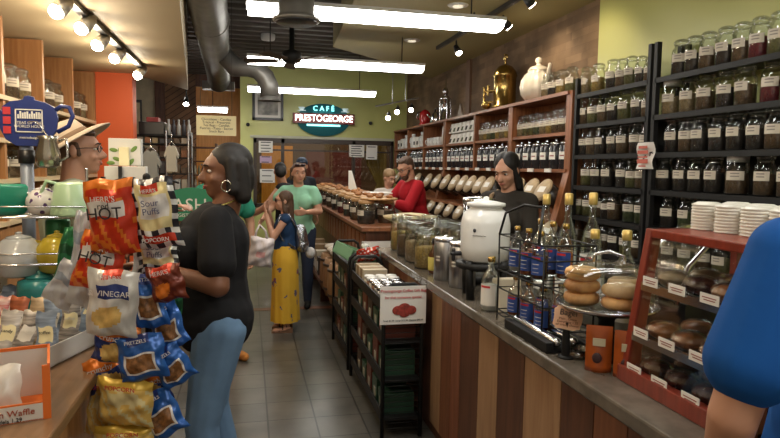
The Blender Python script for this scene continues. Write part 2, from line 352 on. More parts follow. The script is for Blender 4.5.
# price tags on shelf edge
y=5.3
while y<11.2:
    m_=MB(); m_.box((2.775,y,1.63),(2.788,y+.12,1.665)); m_.build('price_tag',paper,U); y+=.37
# canisters (black tins)
def tin_proto():
    t=thing('tea_tin','','tin',(0,-50,0)); B=MB(); B.lathe([(.062,0),(.065,.005),(.065,.2),(.055,.215)],(0,-50,0),4 and 16); B.build('tin_body',mat('black_tin',(.018,.017,.02),.18),t)
    L=MB(); L.lathe([(.052,.215),(.055,.22),(.055,.235),(.02,.24),(.014,.25),(.02,.262),(.005,.268)],(0,-50,0),14); L.build('lid',chrome,t)
    Q=MB(); vs=[]
    for z in (.085,.15):
        for k in range(7):
            a=pi+(k/6-.5)*1.05; vs.append((.0665*cos(a),.0665*sin(a)-50,z))
    Q.add(vs,[(k,k+1,8+k,7+k) for k in range(6)],0,True)
    vs=[]
    for z in (.112,.122):
        for k in range(5):
            a=pi+(k/4-.5)*.7; vs.append((.0675*cos(a),.0675*sin(a)-50,z))
    Q.add(vs,[(k,k+1,6+k,5+k) for k in range(4)],1,True)
    Q.build('paper_label',[paper,mat('tin_print',(.25,.06,.06),.7)],t); return t
protos['tin']=tin_proto()
bays=[(5.09,6.25),(6.35,7.38),(7.42,8.57),(8.67,9.70),(9.74,10.73),(10.77,11.7)]
for bi,(a,b) in enumerate(bays):
    nn=[6,5,6,5,5,4][bi]
    for k in range(nn):
        y=b-(k+.5)*(b-a)/nn
        r=protos['tin'].copy(); C.objects.link(r); r.location=(2.88,y,1.66); r.rotation_euler=(0,0,.35); r.scale=(1.12,1.12,1.08)
        r['label']=f'black tea tin with pale label, {ORD[k]} from left in {ORD[bi]} cubby bay from the camera'; r['group']='black tins in the wooden cubbies'
        for ch in protos['tin'].children:
            c=ch.copy(); C.objects.link(c); c.parent=r
    if bi in (0,1):
        nj=[9,8][bi]
        for k in range(nj):
            y=b-(k+.5)*(b-a)/nj; ci=random.choice((1,2,5,3,6))
            place_jar('tea',(2.89,y,2.0),f'small jar of {cname[ci]} tea, {ORD[k]} from left, upper shelf, {ORD[bi]} cubby bay',ci,(1.0,1.0,1.12),.35,'jars in the wooden cubbies')
    elif bi==2:
        for lv in range(2):
            for k in range(7):
                y=b-(k+.5)*(b-a)/7; q=MB(); z=2.0+lv*.15
                t=thing('tea_packet',f'white tea packet, {ORD[k]} from left in {"upper" if lv else "lower"} rank, third cubby bay','packet',(2.9,y,z),'white tea packets in the third cubby bay')
                q.prism([(2.84,z),(2.96,z),(2.92,z+.14),(2.88,z+.14)],y-.055,y+.055,1); q.build('pouch',paper,t,bevel=.004)
                q=MB(); q.prism([(2.839,z+.02),(2.845,z+.02),(2.862,z+.075),(2.856,z+.075)],y-.03,y+.03,1); q.build('window',conts[6 if k%2 else 0],t)
    else:
        kinds=[['mug','mug','mug','mug','roll','roll'],['jug','box','box','jug','box'],['box','box','jug','box']][bi-3]
        for k,kd in enumerate(kinds):
            y=b-(k+.5)*(b-a)/len(kinds); z=2.0
            if kd=='mug':
                t=thing('mug',f'white tea mug, {ORD[k]} from left in the fourth cubby bay','mug',(2.88,y,z),'white crockery in the far cubbies'); q=MB(); q.lathe([(.04,0),(.05,.01),(.05,.13),(.045,.13),(.04,.02),(.001,.02)],(2.88,y,z)); q.build('cup',white,t)
                q=MB(); q.tube([(2.835,y-.02,z+.03),(2.8,y-.03,z+.04),(2.8,y-.03,z+.09),(2.835,y-.02,z+.1)],.007); q.build('handle',white,t)
            elif kd=='roll':
                q=MB(); q.cap((2.88,y,z+.02),(2.88,y-.07,z+.27),.03,flat=True); tag(q.build('paper_roll',paper),f'rolled white chart leaning in the fourth cubby bay, {"left" if k==4 else "right"} one','paper roll','white crockery in the far cubbies')
            elif kd=='box':
                q=MB(); q.box((2.84,y-.07,z),(2.96,y+.07,z+.17+.02*(k%2))); t=thing('carton',f'white tea carton, {ORD[k]} item from left in the {ORD[bi]} cubby bay','box',(2.9,y,z),'white crockery in the far cubbies'); q.build('box_body',paper,t,bevel=.003)
                q=MB(); q.box((2.836,y-.04,z+.05),(2.84,y+.04,z+.11)); q.build('print_block',conts[0],t)
            else:
                q=MB(); q.lathe([(.05,0),(.06,.05),(.055,.15),(.03,.2),(.035,.25),(.03,.25)],(2.88,y,z)); t=thing('jug',f'slim white jug, {ORD[k]} item from left in the {ORD[bi]} cubby bay','jug',(2.88,y,z),'white crockery in the far cubbies'); q.build('jug_body',white,t)
                q=MB(); q.tube([(2.84,y-.03,z+.06),(2.8,y-.05,z+.1),(2.81,y-.05,z+.17),(2.86,y-.02,z+.2)],.008); q.build('handle',white,t)
# tilted bins with round wooden lids
def bin_(y,z,x,row,k,sc=1.0,dark=False):
    t=thing('tilted_tea_bin',f'tilted tea bin with pale round lid, {ORD[k]} from left in the {row} row','bin',(x,y,z),f'tilted bins, {row} row')
    ax=V((-.84,-.06,.52)).normalized(); c=V((x,y,z)); 
    q=MB(); q.cap(c+V((.20,.02,-.12)),c,.085*sc,.108*sc,18,flat=True); q.build('bin_body',mat('dark_bin',(.03,.022,.018),.25),t)
    q=MB(); q.cap(c,c+ax*.018,.118*sc,.118*sc,24,flat=True); q.cap(c+ax*.018,c+ax*.024,.104*sc,.1*sc,24,flat=True,mi=0); q.build('lid',mat('pale_round_lid',(.46,.34,.2),.45,noise=.25,nscale=12),t)
    q=MB(); u=ax.cross(V((0,0,1))).normalized(); w=ax.cross(u).normalized(); o=c+ax*.026
    pv=[]
    for a,b_ in ((-.055,-.03),(.055,-.03),(.055,.03),(-.055,.03)): pv.append(o+u*a*sc+w*b_*sc)
    q.add(pv+[p+ax*.001 for p in pv],[(0,1,2,3),(4,5,6,7),(0,1,5,4),(2,3,7,6)]); q.build('paper_label',paper,t)
px1=[398,408,418,429,438,447,456,464,472,481,490,519,533,546]
for k,x in enumerate(px1): p=at(x,184,X=2.68); bin_(p.y,1.46,2.66,'upper',k,1.0)
px2=[431,440,449,459,470,482,494,507,520,535,549]
for k,x in enumerate(px2): p=at(x,215,X=2.6); bin_(p.y,1.10,2.60,'lower',k,.95)
q=MB(); c=at(455,172,X=2.6); q.ell(c,(.09,.07,.06)); q.cap(c,c+V((-.1,.15,.08)),.012); t=thing('metal_scoop','','scoop',c); bpy.data.objects.remove(t)
# --- things on top of the unit
for k,(y,ci) in enumerate(((5.22,2),(5.40,5),(5.56,0),(5.70,3))):
    place_jar('tea',(2.92,y,2.36),f'jar on top of the wooden unit, {ORD[3-k]} from the white teapot',ci,(1.15,1.15,1.2),.4,'jars on top of the wooden unit')
t=thing('fluted_teapot','large cream fluted teapot on top of the wooden cubby unit','teapot',(2.94,5.95,2.36))
q=MB(); q.lathe([(.09,0),(.12,.01),(.165,.07),(.178,.14),(.165,.21),(.13,.27),(.10,.30),(.105,.31)],(2.94,5.95,2.36),56,flute=.08,nf=14); q.build('pot_body',cream,t)
q=MB(); q.lathe([(.11,.31),(.112,.32),(.085,.35),(.03,.37),(.022,.39),(.038,.41),(.032,.44),(.005,.455)],(2.94,5.95,2.36),24); q.build('lid',cream,t)
q=MB(); q.tube([(2.94,5.80,2.50),(2.93,5.71,2.55),(2.92,5.68,2.65),(2.91,5.64,2.70)],[.035,.025,.018,.018]); q.build('spout',cream,t)
q=MB(); q.tube([(2.92,6.06,2.62),(2.90,6.18,2.65),(2.90,6.21,2.55),(2.92,6.11,2.46)],.014); q.build('handle',cream,t)
c=V((2.93,6.78,2.36)); t=thing('espresso_machine','domed brass espresso machine with eagle finial on top of the unit','espresso machine',c)
q=MB(); q.lathe([(.15,0),(.15,.03),(.13,.04),(.13,.36),(.14,.37),(.14,.385),(.125,.43),(.08,.485),(.02,.51)],c,28); q.build('boiler',brass,t)
q=MB(); q.cap(c+V((0,0,.5)),c+V((0,0,.56)),.012); q.ell(c+V((0,0,.58)),(.015,.02,.03)); q.ell(c+V((0,-.035,.6)),(.006,.045,.018),rot=M.Rotation(.5,3,'X')); q.ell(c+V((0,.035,.6)),(.006,.045,.018),rot=M.Rotation(-.5,3,'X')); q.ell(c+V((-.012,0,.62)),(.012,.01,.01)); q.build('eagle_finial',brass,t)
for k,(dy,dz) in enumerate(((.10,.2),(-.02,.2),(.1,.08))):
    q=MB(); q.cap(c+V((-.12,dy,dz)),c+V((-.2,dy+.04,dz)),.014); q.cap(c+V((-.2,dy+.04,dz+.04)),c+V((-.2,dy+.04,dz-.05)),.012); q.ell(c+V((-.2,dy+.04,dz+.05)),(.02,.02,.012)); q.build('tap',brass,t)
q=MB(); q.ell(c+V((-.16,.16,.05)),(.06,.06,.05)); q.build('drip_bowl',brass,t)
c=V((2.93,9.0,2.36)); t=thing('tall_coffee_urn','tall slim silver coffee maker with a spire on the unit','urn',c)
q=MB(); q.lathe([(.1,0),(.1,.02),(.07,.03),(.07,.33),(.085,.34),(.05,.38),(.03,.4)],c,20); q.build('urn_body',chrome,t)
q=MB(); q.lathe([(.03,.4),(.045,.45),(.03,.5),(.008,.52),(.006,.65),(.001,.66)],c,14); q.build('spire',chrome,t)
for a in (0,1.6,3.1,4.7):
    q=MB(); q.cap(c+V((.085*cos(a),.085*sin(a),.0)),c+V((.085*cos(a),.085*sin(a),.34)),.008); q.build('column_rod',chrome,t)
c=V((2.93,8.25,2.36)); q=MB(); q.prism([(c.y-.13,c.z),(c.y+.13,c.z),(c.y,c.z+.2)],2.9,2.93,0); t=thing('wooden_tent_sign','small triangular wooden stand on top of the unit','sign',c); q.build('board',wood('grey_wood',(.25,.18,.12),(.15,.1,.07)),t)
c=V((2.93,9.45,2.36)); t=thing('chrome_kettle','chrome kettle with black handle beside the silver coffee maker','kettle',c); q=MB(); q.lathe([(.09,0),(.1,.02),(.09,.12),(.05,.17),(.03,.18)],c); q.build('kettle_body',chrome,t)
q=MB(); q.tube([c+V((0,-.08,.12)),c+V((0,-.07,.24)),c+V((0,.07,.24)),c+V((0,.08,.12))],.012); q.build('handle',blkp,t); q=MB(); q.tube([c+V((-.08,0,.06)),c+V((-.15,0,.14))],[.02,.012]); q.build('spout',chrome,t)
c=V((2.93,10.1,2.36)); t=thing('coffee_grinder','red coffee grinder at the far end on top of the unit','grinder',c); q=MB(); q.lathe([(.1,0),(.1,.04),(.08,.05),(.1,.12),(.09,.22),(.05,.26),(.01,.28)],c); q.build('grinder_body',mat('red_enamel',(.4,.02,.02),.2),t)
q=MB(); q.tube([c+V((-.08,.0,.1)),c+V((-.15,0,.14)),c+V((-.13,0,.22)),c+V((-.06,0,.24))],.012); q.build('handle',chrome,t)
# ------------------------------------------------------------------ MAIN COUNTER
ct=thing('service_counter','long service counter with vertical plank front and stone top','counter',(1.4,3.0,0))
bpx=[431.5,441,451,460,478,497,523,559,591,624,660]; bc=[0,1,2,3,0,3,0,3,1,3]
def yb(x): return at(x,165+ (x-248)*.9,X=1.10).y
bm=[wood('plank_light',(.38,.23,.125),(.28,.155,.08)),wood('plank_mid',(.22,.09,.045),(.14,.055,.028)),wood('plank_red',(.26,.10,.055),(.17,.06,.03)),wood('plank_dark',(.12,.05,.028),(.07,.03,.018))]
ysb=[yb(x) for x in bpx]; q=MB(); q.box((1.12,1.15,0),(1.56,5.0,.93),3)
for i in range(len(ysb)-1):
    q.box((1.10,ysb[i+1]+.003,.08),(1.125,ysb[i]-.003,.93),bc[i])
y=ysb[0]; k=0
while y<4.95: q.box((1.10,y+.003,.08),(1.125,min(y+.2,4.97),.93),[3,1,0,2,1,0][k%6]); y+=.2; k+=1
y=ysb[-1]
q.box((1.10,1.15,.08),(1.125,y-.003,.93),1)
q.build('plank_front',bm,ct)
q=MB(); q.box((1.04,1.12,.93),(1.62,5.0,.98)); q.build('countertop',stone,ct,bevel=.008)
# rear counter
rc=thing('rear_counter','raised dark wood rear counter lined with bean jars','counter',(1.35,8,0))
q=MB(); q.box((1.12,5.82,0),(1.50,11.0,1.03)); q.build('cabinet',dkw,rc)
q=MB(); q.box((1.06,5.76,1.03),(1.56,11.05,1.07)); q.build('countertop',unitv,rc,bevel=.004)
q=MB()
for k in range(20): q.box((1.105,5.9+k*.25,.72),(1.12,6.08+k*.25,.98))
q.build('front_panel',unitw,rc)
q=MB(); q.box((1.1,5.02,0),(1.66,5.72,.9)); t=thing('low_counter','lower brown counter joining the two longer counters','counter',(1.4,5.4,0)); q.build('cabinet',dkw,t); q=MB(); q.box((1.06,5.02,.9),(1.7,5.74,.94)); q.build('countertop',mat('pale_counter',(.45,.42,.38),.35),t)
# jars on the rear counter with wooden lids and pastries
pas=mat('pastry',(.42,.17,.05),.6,noise=.5,nscale=40)
for k,y in enumerate((6.15,6.62,7.1,7.6,8.15,8.7,9.3,9.9,10.5)):
    for s_ in (0,1):
        ci=(0,1,0,4)[(k+s_)%4]
        place_jar('cookie',(1.18+.23*s_,y+.1*s_,1.07),f'wood-lidded bean jar, {ORD[k]} from front, {"back" if s_ else "aisle"} row, rear counter',ci,(.95,.95,.9),.3,'wood-lidded jars on the rear counter')
    t=thing('pastry_board',f'round board of orange-brown pastries over the jars, {ORD[k]} from the front','pastry board',(1.3,y+.05,1.313),'pastry boards on the rear counter')
    q=MB(); q.lathe([(.19,0),(.2,.008),(.2,.016),(.19,.02)],(1.32,y+.05,1.314),24,sy=1.0); q.build('board',wood('board_wood',(.55,.33,.14),(.42,.23,.09)),t)
    for j in range(6):
        a=j*1.1+k; q=MB(); q.ell((1.32+.1*cos(a)*(j%3)/1.5,y+.05+.1*sin(a),1.35),(.04,.032,.02),rot=M.Rotation(a,3,'Z')); q.build('pastry',pas,t)
q=MB(); p=at(357,186,X=1.35); q.prism([(p.x-.10,1.33),(p.x+.02,1.33),(p.x-.06,1.6),(p.x-.1,1.6)],p.y+.05,p.y+.07,1)
tag(q.build('menu_card',paper),'white upright card standing on the rear counter','card')
# jars on main counter
bigs=[(1.22,4.82,5,1.0),(1.45,4.75,3,1.0),(1.20,4.50,1,1.05),(1.42,4.42,5,1.0),(1.18,4.20,3,1.0),(1.40,4.12,3,1.05),(1.17,3.92,5,.95),(1.37,3.82,5,1.1),(1.53,4.6,3,.9),(1.5,3.62,3,1.0)]
for k,(x,y,ci,s_) in enumerate(bigs):
    nm=['farthest aisle-side','farthest inner','second farthest aisle-side','second farthest inner','third aisle-side','third inner','nearest aisle-side','nearest inner','rear corner','rear corner nearer'][k]
    place_jar('big',(x,y,.98),f'large clear jar of {"golden" if ci==5 else "brown" if ci==1 else "tan"} sweets on the main counter, {nm} one',ci,(s_,s_,s_*1.08),0,'clear sweet jars on the counter')
t=thing('scoop_basket','cream oval basket lid with a wooden spoon resting above the jars','basket',(1.42,5.3,.94))
q=MB(); q.lathe([(.1,0),(.12,.02),(.12,.2),(.1,.22)],(1.42,5.3,.94),20); q.build('glass_body',G,t)
q=MB(); q.lathe([(.13,.22),(.21,.26),(.22,.28),(.1,.3),(.001,.31)],(1.42,5.3,.94),26,sx=1.15,sy=.8); q.build('lid',mat('straw',(.62,.5,.28),.7,noise=.2,nscale=30),t)
q=MB(); q.cap((1.38,5.18,1.22),(1.72,5.0,.98),.014,.01); q.build('spoon_handle',honey,t)
t=thing('oil_bottle','small dark bottle with a yellow label beside the steel canisters','bottle',(1.16,3.72,.98)); q=MB(); q.lathe([(.035,0),(.038,.01),(.038,.12),(.014,.16),(.014,.2)],(1.16,3.72,.98)); q.build('glass_body',mat('amber_glass',(.08,.03,.01),.1),t)
q=MB(); q.lathe([(.0385,.02),(.039,.03),(.039,.1),(.0385,.105)],(1.16,3.72,.98)); q.build('paper_label',mat('yellow_label',(.6,.5,.12),.6),t); q=MB(); q.lathe([(.016,.19),(.016,.22),(.01,.225)],(1.16,3.72,.98)); q.build('cap',blkp,t)
for k,(x,y,s_) in enumerate(((1.17,3.5,1),(1.19,3.27,1.02))):
    t=thing('steel_canister',('brushed steel canister farther from the white crock','brushed steel canister next to the white crock')[k],'canister',(x,y,.98)); q=MB(); q.lathe([(.072,0),(.076,.004),(.076,.235),(.072,.24)],(x,y,.98),28); q.build('canister_body',steel,t)
    q=MB(); q.lathe([(.078,.232),(.078,.252),(.07,.258),(.02,.26),(.015,.268),(.001,.27)],(x,y,.98),28); q.build('lid',chrome,t)
    for dz in (.12,.14):
        q=MB(); vs=[]
        for z in (.98+dz,.988+dz):
            for j in range(4):
                a=pi+.5+(j/3-.5)*.4; vs.append((x+.0775*cos(a),y+.0775*sin(a),z))
        q.add(vs,[(j,j+1,5+j,4+j) for j in range(3)]); q.build('price_tag',paper,t)
# white crock on stand
c=V((1.205,2.98,.98)); t=thing('water_crock_stand','black stand with thick legs under the white crock','stand',c)
q=MB(); q.lathe([(.14,.155),(.15,.165),(.15,.185),(.14,.19)],c,28); q.build('ring',blk,t)
for a in (.5,2.1,3.7,5.2):
    q=MB(); q.cap(c+V((.115*cos(a),.115*sin(a),0)),c+V((.13*cos(a),.13*sin(a),.2)),.022,.018,flat=True); q.build('leg',blk,t)
t=thing('ceramic_crock','white ceramic water crock with a dark lid on the black stand','crock',c+V((0,0,.19)))
q=MB(); q.lathe([(.1,0),(.122,.015),(.128,.08),(.128,.2),(.115,.255),(.085,.275),(.085,.285)],c+V((0,0,.19)),32); q.build('crock_body',white,t)
q=MB(); q.lathe([(.088,.285),(.1,.29),(.1,.305),(.05,.315),(.015,.32),(.015,.335),(.001,.34)],c+V((0,0,.19)),28); q.build('lid',plw,t)
q=MB(); a=pi+.75; q.ell(c+V((.127*cos(a),.127*sin(a),.36)),(.008,.01,.01)); q.build('emblem_dot',ink,t)
text('CROCK' and '~~~~',.03,ink,t,c+V((.1285*cos(a+.2),.1285*sin(a+.2),.335)),(pi/2,0,a+.2+pi/2),name='small_print')
q=MB(); a=pi+.2; q.cap(c+V((-.12,.02,.23)),c+V((-.17,.02,.23)),.012); q.cap(c+V((-.165,.02,.25)),c+V((-.165,.02,.2)),.01); q.build('tap',blkp,t)
c=V((1.32,3.38,.98)); t=thing('drink_dispenser','tall clear cylinder dispenser behind the white crock','dispenser',c); q=MB(); q.lathe([(.085,.04),(.09,.05),(.09,.47)],c,24); q.build('cylinder',PL,t); q=MB(); q.lathe([(.1,0),(.1,.04),(.09,.045)],c,24); q.build('base',blk,t); q=MB(); q.lathe([(.095,.47),(.095,.5),(.03,.51)],c,24); q.build('lid',chrome,t)
# napkin holder
q=MB(); q.prism([(2.62,.98),(2.75,.98),(2.72,1.13),(2.65,1.14)],1.14,1.26,0); tag(q.build('napkin_box',mat('beige_plastic',(.62,.55,.42),.4),bevel=.008),'cream napkin box on the counter left of the wire bottle rack','napkin box')
# ------------------------------------------------------------------ WIRE BOTTLE RACK
def wire(pts,o,name='wire',r=.0035): q=MB(); q.tube(pts,r,6); return q.build(name,blk,o)
R0=(1.14,2.05); t=thing('wire_rack','black two-tier wire rack holding bottles on the counter','rack',(1.25,2.3,.98))
x0,x1,y0,y1=1.1,1.32,2.12,2.55
for (x,y) in ((x0,y0),(x0,y1),(x1,y0),(x1,y1),(x0,(y0+y1)/2)): wire([(x,y,.98),(x,y,1.36)],t,'upright',.004)
for z in (1.02,1.12,1.2,1.3,1.36):
    wire([(x0,y0,z),(x1,y0,z),(x1,y1,z),(x0,y1,z),(x0,y0,z)],t,'tier_rail',.0035)
for z in (1.0,1.2):
    q=MB(); q.tube([(x0,y0,z),(x0,y1,z)],.003,5); q.tube([(x1,y0,z),(x1,y1,z)],.003,5)
    for k in range(7): q.tube([(x0,y0+k*(y1-y0)/6,z),(x1,y0+k*(y1-y0)/6,z)],.0025,5)
    q.build('tier_grid',blk,t)
q=MB(); q.tube([(x0,y1,1.36),(x0+.0,y1-.06,1.46),(x0+.05,y1-.14,1.5),(x0+.05,y0+.12,1.5)],.006,6); q.tube([(x0,y0+.05,1.36),(x0+.05,y0+.12,1.5)],.006); q.build('handle',blk,t)
bl=mat('blue_label',(.03,.08,.32),.4); syr=[mat('amber_syrup',(.28,.07,.02),.1),mat('clear_syrup',(.45,.45,.42),.05),mat('dark_syrup',(.05,.012,.01),.1)]
def bottle(x,y,z,h,r,ci,lab,lm=None,capm=None,group='bottles in and behind the wire rack'):
    t=thing('syrup_bottle',lab,'bottle',(x,y,z),group); p=(x,y,z)
    q=MB(); q.lathe([(r*.93,0),(r,.006),(r,h*.58),(r*.85,h*.66),(r*.34,h*.78),(r*.32,h*.93)],p,18); q.build('glass_body',G,t)
    q=MB(); q.lathe([(r*.88,.008),(r*.92,.012),(r*.92,h*.5),(.001,h*.505)],p,16); q.build('contents',syr[ci],t)
    q=MB(); q.lathe([(r*.38,h*.9),(r*.4,h*.91),(r*.4,h*.99),(r*.3,h)],p,14); q.build('cap',capm or MATS['brass'],t)
    q=MB(); vs=[]
    for zz in (.12*h,.5*h):
        for k in range(9):
            a=pi+.5+(k/8-.5)*2.4; vs.append((x+r*1.02*cos(a),y+r*1.02*sin(a),z+zz))
    q.add(vs,[(k,k+1,10+k,9+k) for k in range(8)],0,True)
    vs=[]
    for j,zz in enumerate((.17*h,.18*h,.25*h,.26*h,.33*h,.345*h)):
        for k in range(5):
            a=pi+.5+(k/4-.5)*(.9 if j!=2 else .6); vs.append((x+r*1.035*cos(a),y+r*1.035*sin(a),z+zz))
    q.add(vs,[(j*10+k,j*10+k+1,j*10+6+k,j*10+5+k) for j in range(3) for k in range(4)],1,True)
    vs=[]
    for zz in (.44*h,.48*h):
        for k in range(5):
            a=pi+.5+(k/4-.5)*1.2; vs.append((x+r*1.035*cos(a),y+r*1.035*sin(a),z+zz))
    q.add(vs,[(k,k+1,6+k,5+k) for k in range(4)],2,True)
    q.build('paper_label',[lm or bl,paper,redink],t)
for k,(x,y,ci) in enumerate(((1.15,2.47,1),(1.15,2.36,0),(1.15,2.25,2),(1.26,2.47,1),(1.26,2.36,2),(1.26,2.25,0))): bottle(x,y,1.205,.2 if k<3 else .23,.034,ci,f'syrup bottle on upper rack tier, {"aisle" if k<3 else "inner"} side, {ORD[k%3]} from far end')
for k,(x,y,ci) in enumerate(((1.15,2.47,0),(1.15,2.34,0),(1.15,2.21,2),(1.26,2.42,2),(1.26,2.27,0))): bottle(x,y,1.005,.18,.034,ci,f'syrup bottle on lower rack tier, {"aisle" if k<3 else "inner"} side, {ORD[k%3]} from far end')
bottle(1.12,2.68,.98,.26,.045,1,'clear bottle with blue label standing left of the wire rack',paper)
gold=mat('gold_foil',(.62,.45,.15),.3,.6)
for k,(x,y,h) in enumerate(((1.48,2.85,.55),(1.52,2.70,.56),(1.56,2.55,.57),(1.46,2.36,.42),(1.52,2.22,.43))): bottle(x,y,.98,h,.05,1,f'tall clear bottle with gold neck foil behind the wire rack, {ORD[k]} from the far end',paper,gold)
for k,(x,y) in enumerate(((1.5,2.05),(1.56,1.95))): bottle(x,y,.98,.33,.036,0,('amber bottle with pale cap beside the cake dome','grey-capped bottle just behind the cake dome')[k],paper)
t=thing('chrome_tray','black tray with two chrome rails in front of the wire rack','tray',(1.13,2.0,.98)); q=MB(); q.box((1.06,2.0,.98),(1.09,2.38,1.02)); q.box((1.06,2.0,.98),(1.25,2.38,.99)); q.box((1.22,2.0,.98),(1.25,2.38,1.01)); q.build('tray_base',blk,t,bevel=.004)
for x in (1.11,1.18): q=MB(); q.cap((x,2.02,1.015),(x,2.36,1.02),.018); q.build('rail',chrome,t)
# ------------------------------------------------------------------ BAGEL DOME
c=V((1.255,1.93,.98)); t=thing('cake_stand','round chrome cake stand on a black foot','cake stand',c)
q=MB(); q.lathe([(.075,0),(.075,.012),(.03,.03),(.028,.14),(.06,.17),(.06,.18)],c,24); q.build('foot',blk,t)
q=MB(); q.lathe([(.06,.178),(.165,.182),(.175,.192),(.178,.2),(.172,.198),(.16,.19),(.001,.188)],c,40); q.build('plate',chrome,t)
dm=thing('glass_dome','clear domed cover with chrome handle over the bagels','dome',c+V((0,0,.19)))
q=MB(); q.lathe([(.168,0),(.17,.03),(.162,.1),(.15,.125),(.1,.15),(.05,.158),(.001,.16)],c+V((0,0,.19)),40); q.build('cover',glass('dome_glass',(.98,.98,.98),.05,.03,.25),dm)
q=MB(); q.lathe([(.15,.122),(.1,.151),(.05,.16),(.001,.163)],c+V((0,0,.19)),36); q.build('cover_crown',glass('dome_crown',(.93,.94,.94),.12,.08,.4),dm)
q=MB(); q.tube([c+V((-.045,.03,.345)),c+V((-.04,.027,.372)),c+V((0,0,.385)),c+V((.04,-.027,.372)),c+V((.045,-.03,.345))],.006); q.build('handle',chrome,dm)
def bagel(p,r,hh,m_,label,tilt=0):
    q=MB(); n=22; k=10; vs=[];fs=[]
    for i in range(n):
        a=2*pi*i/n
        for j in range(k):
            b=2*pi*j/k; rr=r*.58+r*.42*cos(b); rr*=1+.04*sin(3*a+p[0]*40); vs.append((rr*cos(a),rr*sin(a),hh/2*sin(b)*1.0+hh/2))
    for i in range(n):
        for j in range(k): fs.append((i*k+j,((i+1)%n)*k+j,((i+1)%n)*k+(j+1)%k,i*k+(j+1)%k))
    T=M.Translation(V(p))@M.Rotation(tilt,4,'Y'); q.add(vs,fs,0,True,T); tag(q.build('bagel',m_),label,'bagel','bagels under the dome')
bg=[mat('baked_bagel',(.85,.50,.19),.5,col2=(.33,.13,.04),nscale=14),mat('pale_bagel',(.92,.72,.42),.5,col2=(.52,.32,.13),nscale=8),mat('onion_bagel',(.72,.36,.10),.5,col2=(.62,.45,.2),nscale=30)]
d=V((-.068,.068,.0)); zb=c.z+.192
for k in range(3): bagel((c.x-.085,c.y+.035,zb+.044*k),.064,.046,bg[2] if k==2 else bg[0],('browned bagel at the bottom of the tall stack','browned bagel in the middle of the tall stack','speckled bagel on top of the tall stack')[k])
for k in range(2): bagel((c.x+.005,c.y-.075,zb+.044*k),.066,.046,bg[1-(k==0)],('browned bagel beneath the pale one at the middle front','pale bagel on top at the middle front')[k])
for k in range(2): bagel((c.x+.09,c.y+.035,zb+.044*k),.064,.046,bg[1],('lower pale bagel at the right side of the dome','upper pale bagel at the right side of the dome')[k])
# bagel tag
pc=at(568,318,Y=1.93); t=thing('bagel_sign','scalloped pale orange Bagel sign clipped in front of the cake stand','sign',(pc.x,pc.y,.98))
u=V((.95,-.25,0)).normalized(); nrmv=V((-.25,-.95,.15)).normalized(); up=V((.0,.05,1)); q=MB(); pr=[]
for i in range(36):
    a=2*pi*i/36; rr=1+.04*cos(9*a); sx=.050*(abs(cos(a))**.45)*(1 if cos(a)>0 else -1)*rr; sz=.042*(abs(sin(a))**.45)*(1 if sin(a)>0 else -1)*rr; pr.append((sx,sz))
T=M((( u.x,up.x,nrmv.x,pc.x),(u.y,up.y,nrmv.y,pc.y),(u.z,up.z,nrmv.z,pc.z),(0,0,0,1)))@M.Rotation(-.12,4,'Z')
q.add([(x,z,0) for x,z in pr]+[(x,z,-.004) for x,z in pr],[list(range(36)),list(range(71,35,-1))]+[(i,36+i,36+(i+1)%36,(i+1)%36) for i in range(36)],0,False,T); q.build('card',mat('peach_card',(.85,.52,.32),.6),t)
text('Bagel',.03,ink,t,T@V((.0,.018,.001)),T.to_3x3().to_4x4())
text('Plain . Onion\nEverything 1.25\nw/ cream cheese',.012,mat('brown_ink',(.3,.1,.04),.6),t,T@V((0,-.015,.001)),T.to_3x3().to_4x4(),name='small_print')
q=MB(); q.cap((pc.x+.01,pc.y+.02,.98),(pc.x,pc.y+.01,pc.z-.02),.018,.012); q.lathe([(.03,0),(.03,.006),(.01,.012)],(pc.x+.01,pc.y+.02,.98)); q.build('stand',blk,t)
cp=at(578,356,Z=.98); t=thing('glass_coaster','small clear glass dish on the counter below the Bagel sign','dish',cp); q=MB(); q.lathe([(.05,0),(.055,.004),(.055,.022),(.045,.03),(.035,.03),(.04,.012),(.001,.01)],cp,28); q.build('dish_body',glass('dish_glass',(.8,.83,.8),.06,.25),t)
# orange pouches
pou=mat('orange_pouch',(.42,.09,.015),.3,noise=.35,nscale=12)
for k,(x,y) in enumerate(((597,373),(626,380))):
    p=at(x,y,Z=.98); p=V((p.x+.015,p.y+.02,.98)); t=thing('snack_pouch',('orange stand-up pouch in front of the cake stand','orange pouch partly behind the red case')[k],'pouch',p)
    q=MB(); vs=[];nx=7;nz=9
    for sgn in (-1,1):
        for j in range(nz):
            for i in range(nx):
                uu=i/(nx-1)*2-1; v=j/(nz-1); dpt=.022*(1-uu*uu)*(1-v)**.6+.001; vs.append((uu*.042,sgn*dpt,v*.155+.0))
    fs=[(s*63+j*nx+i,s*63+j*nx+i+1,s*63+(j+1)*nx+i+1,s*63+(j+1)*nx+i) for s in (0,1) for j in range(nz-1) for i in range(nx-1)]+[(63+i,63+i+1,i+1,i) for i in range(nx-1)]
    T=M.Translation(p)@M.Rotation(-.55,4,'Z')@M.Rotation(.0,4,'X'); q.add(vs,fs,0,True,T); q.build('pouch',pou,t)
    q=MB(); q.box((-.02,-.020,.09),(.02,-.016,.115),T=T); q.build('label_patch',mat('pouch_label',(.5,.45,.3),.5),t)
    q=MB(); q.ell((-.005,-.022,.05),(.016,.004,.018)); q.v=[T@v for v in q.v]; q.build('printed_picture',mat('dark_print',(.05,.02,.02),.5),t)
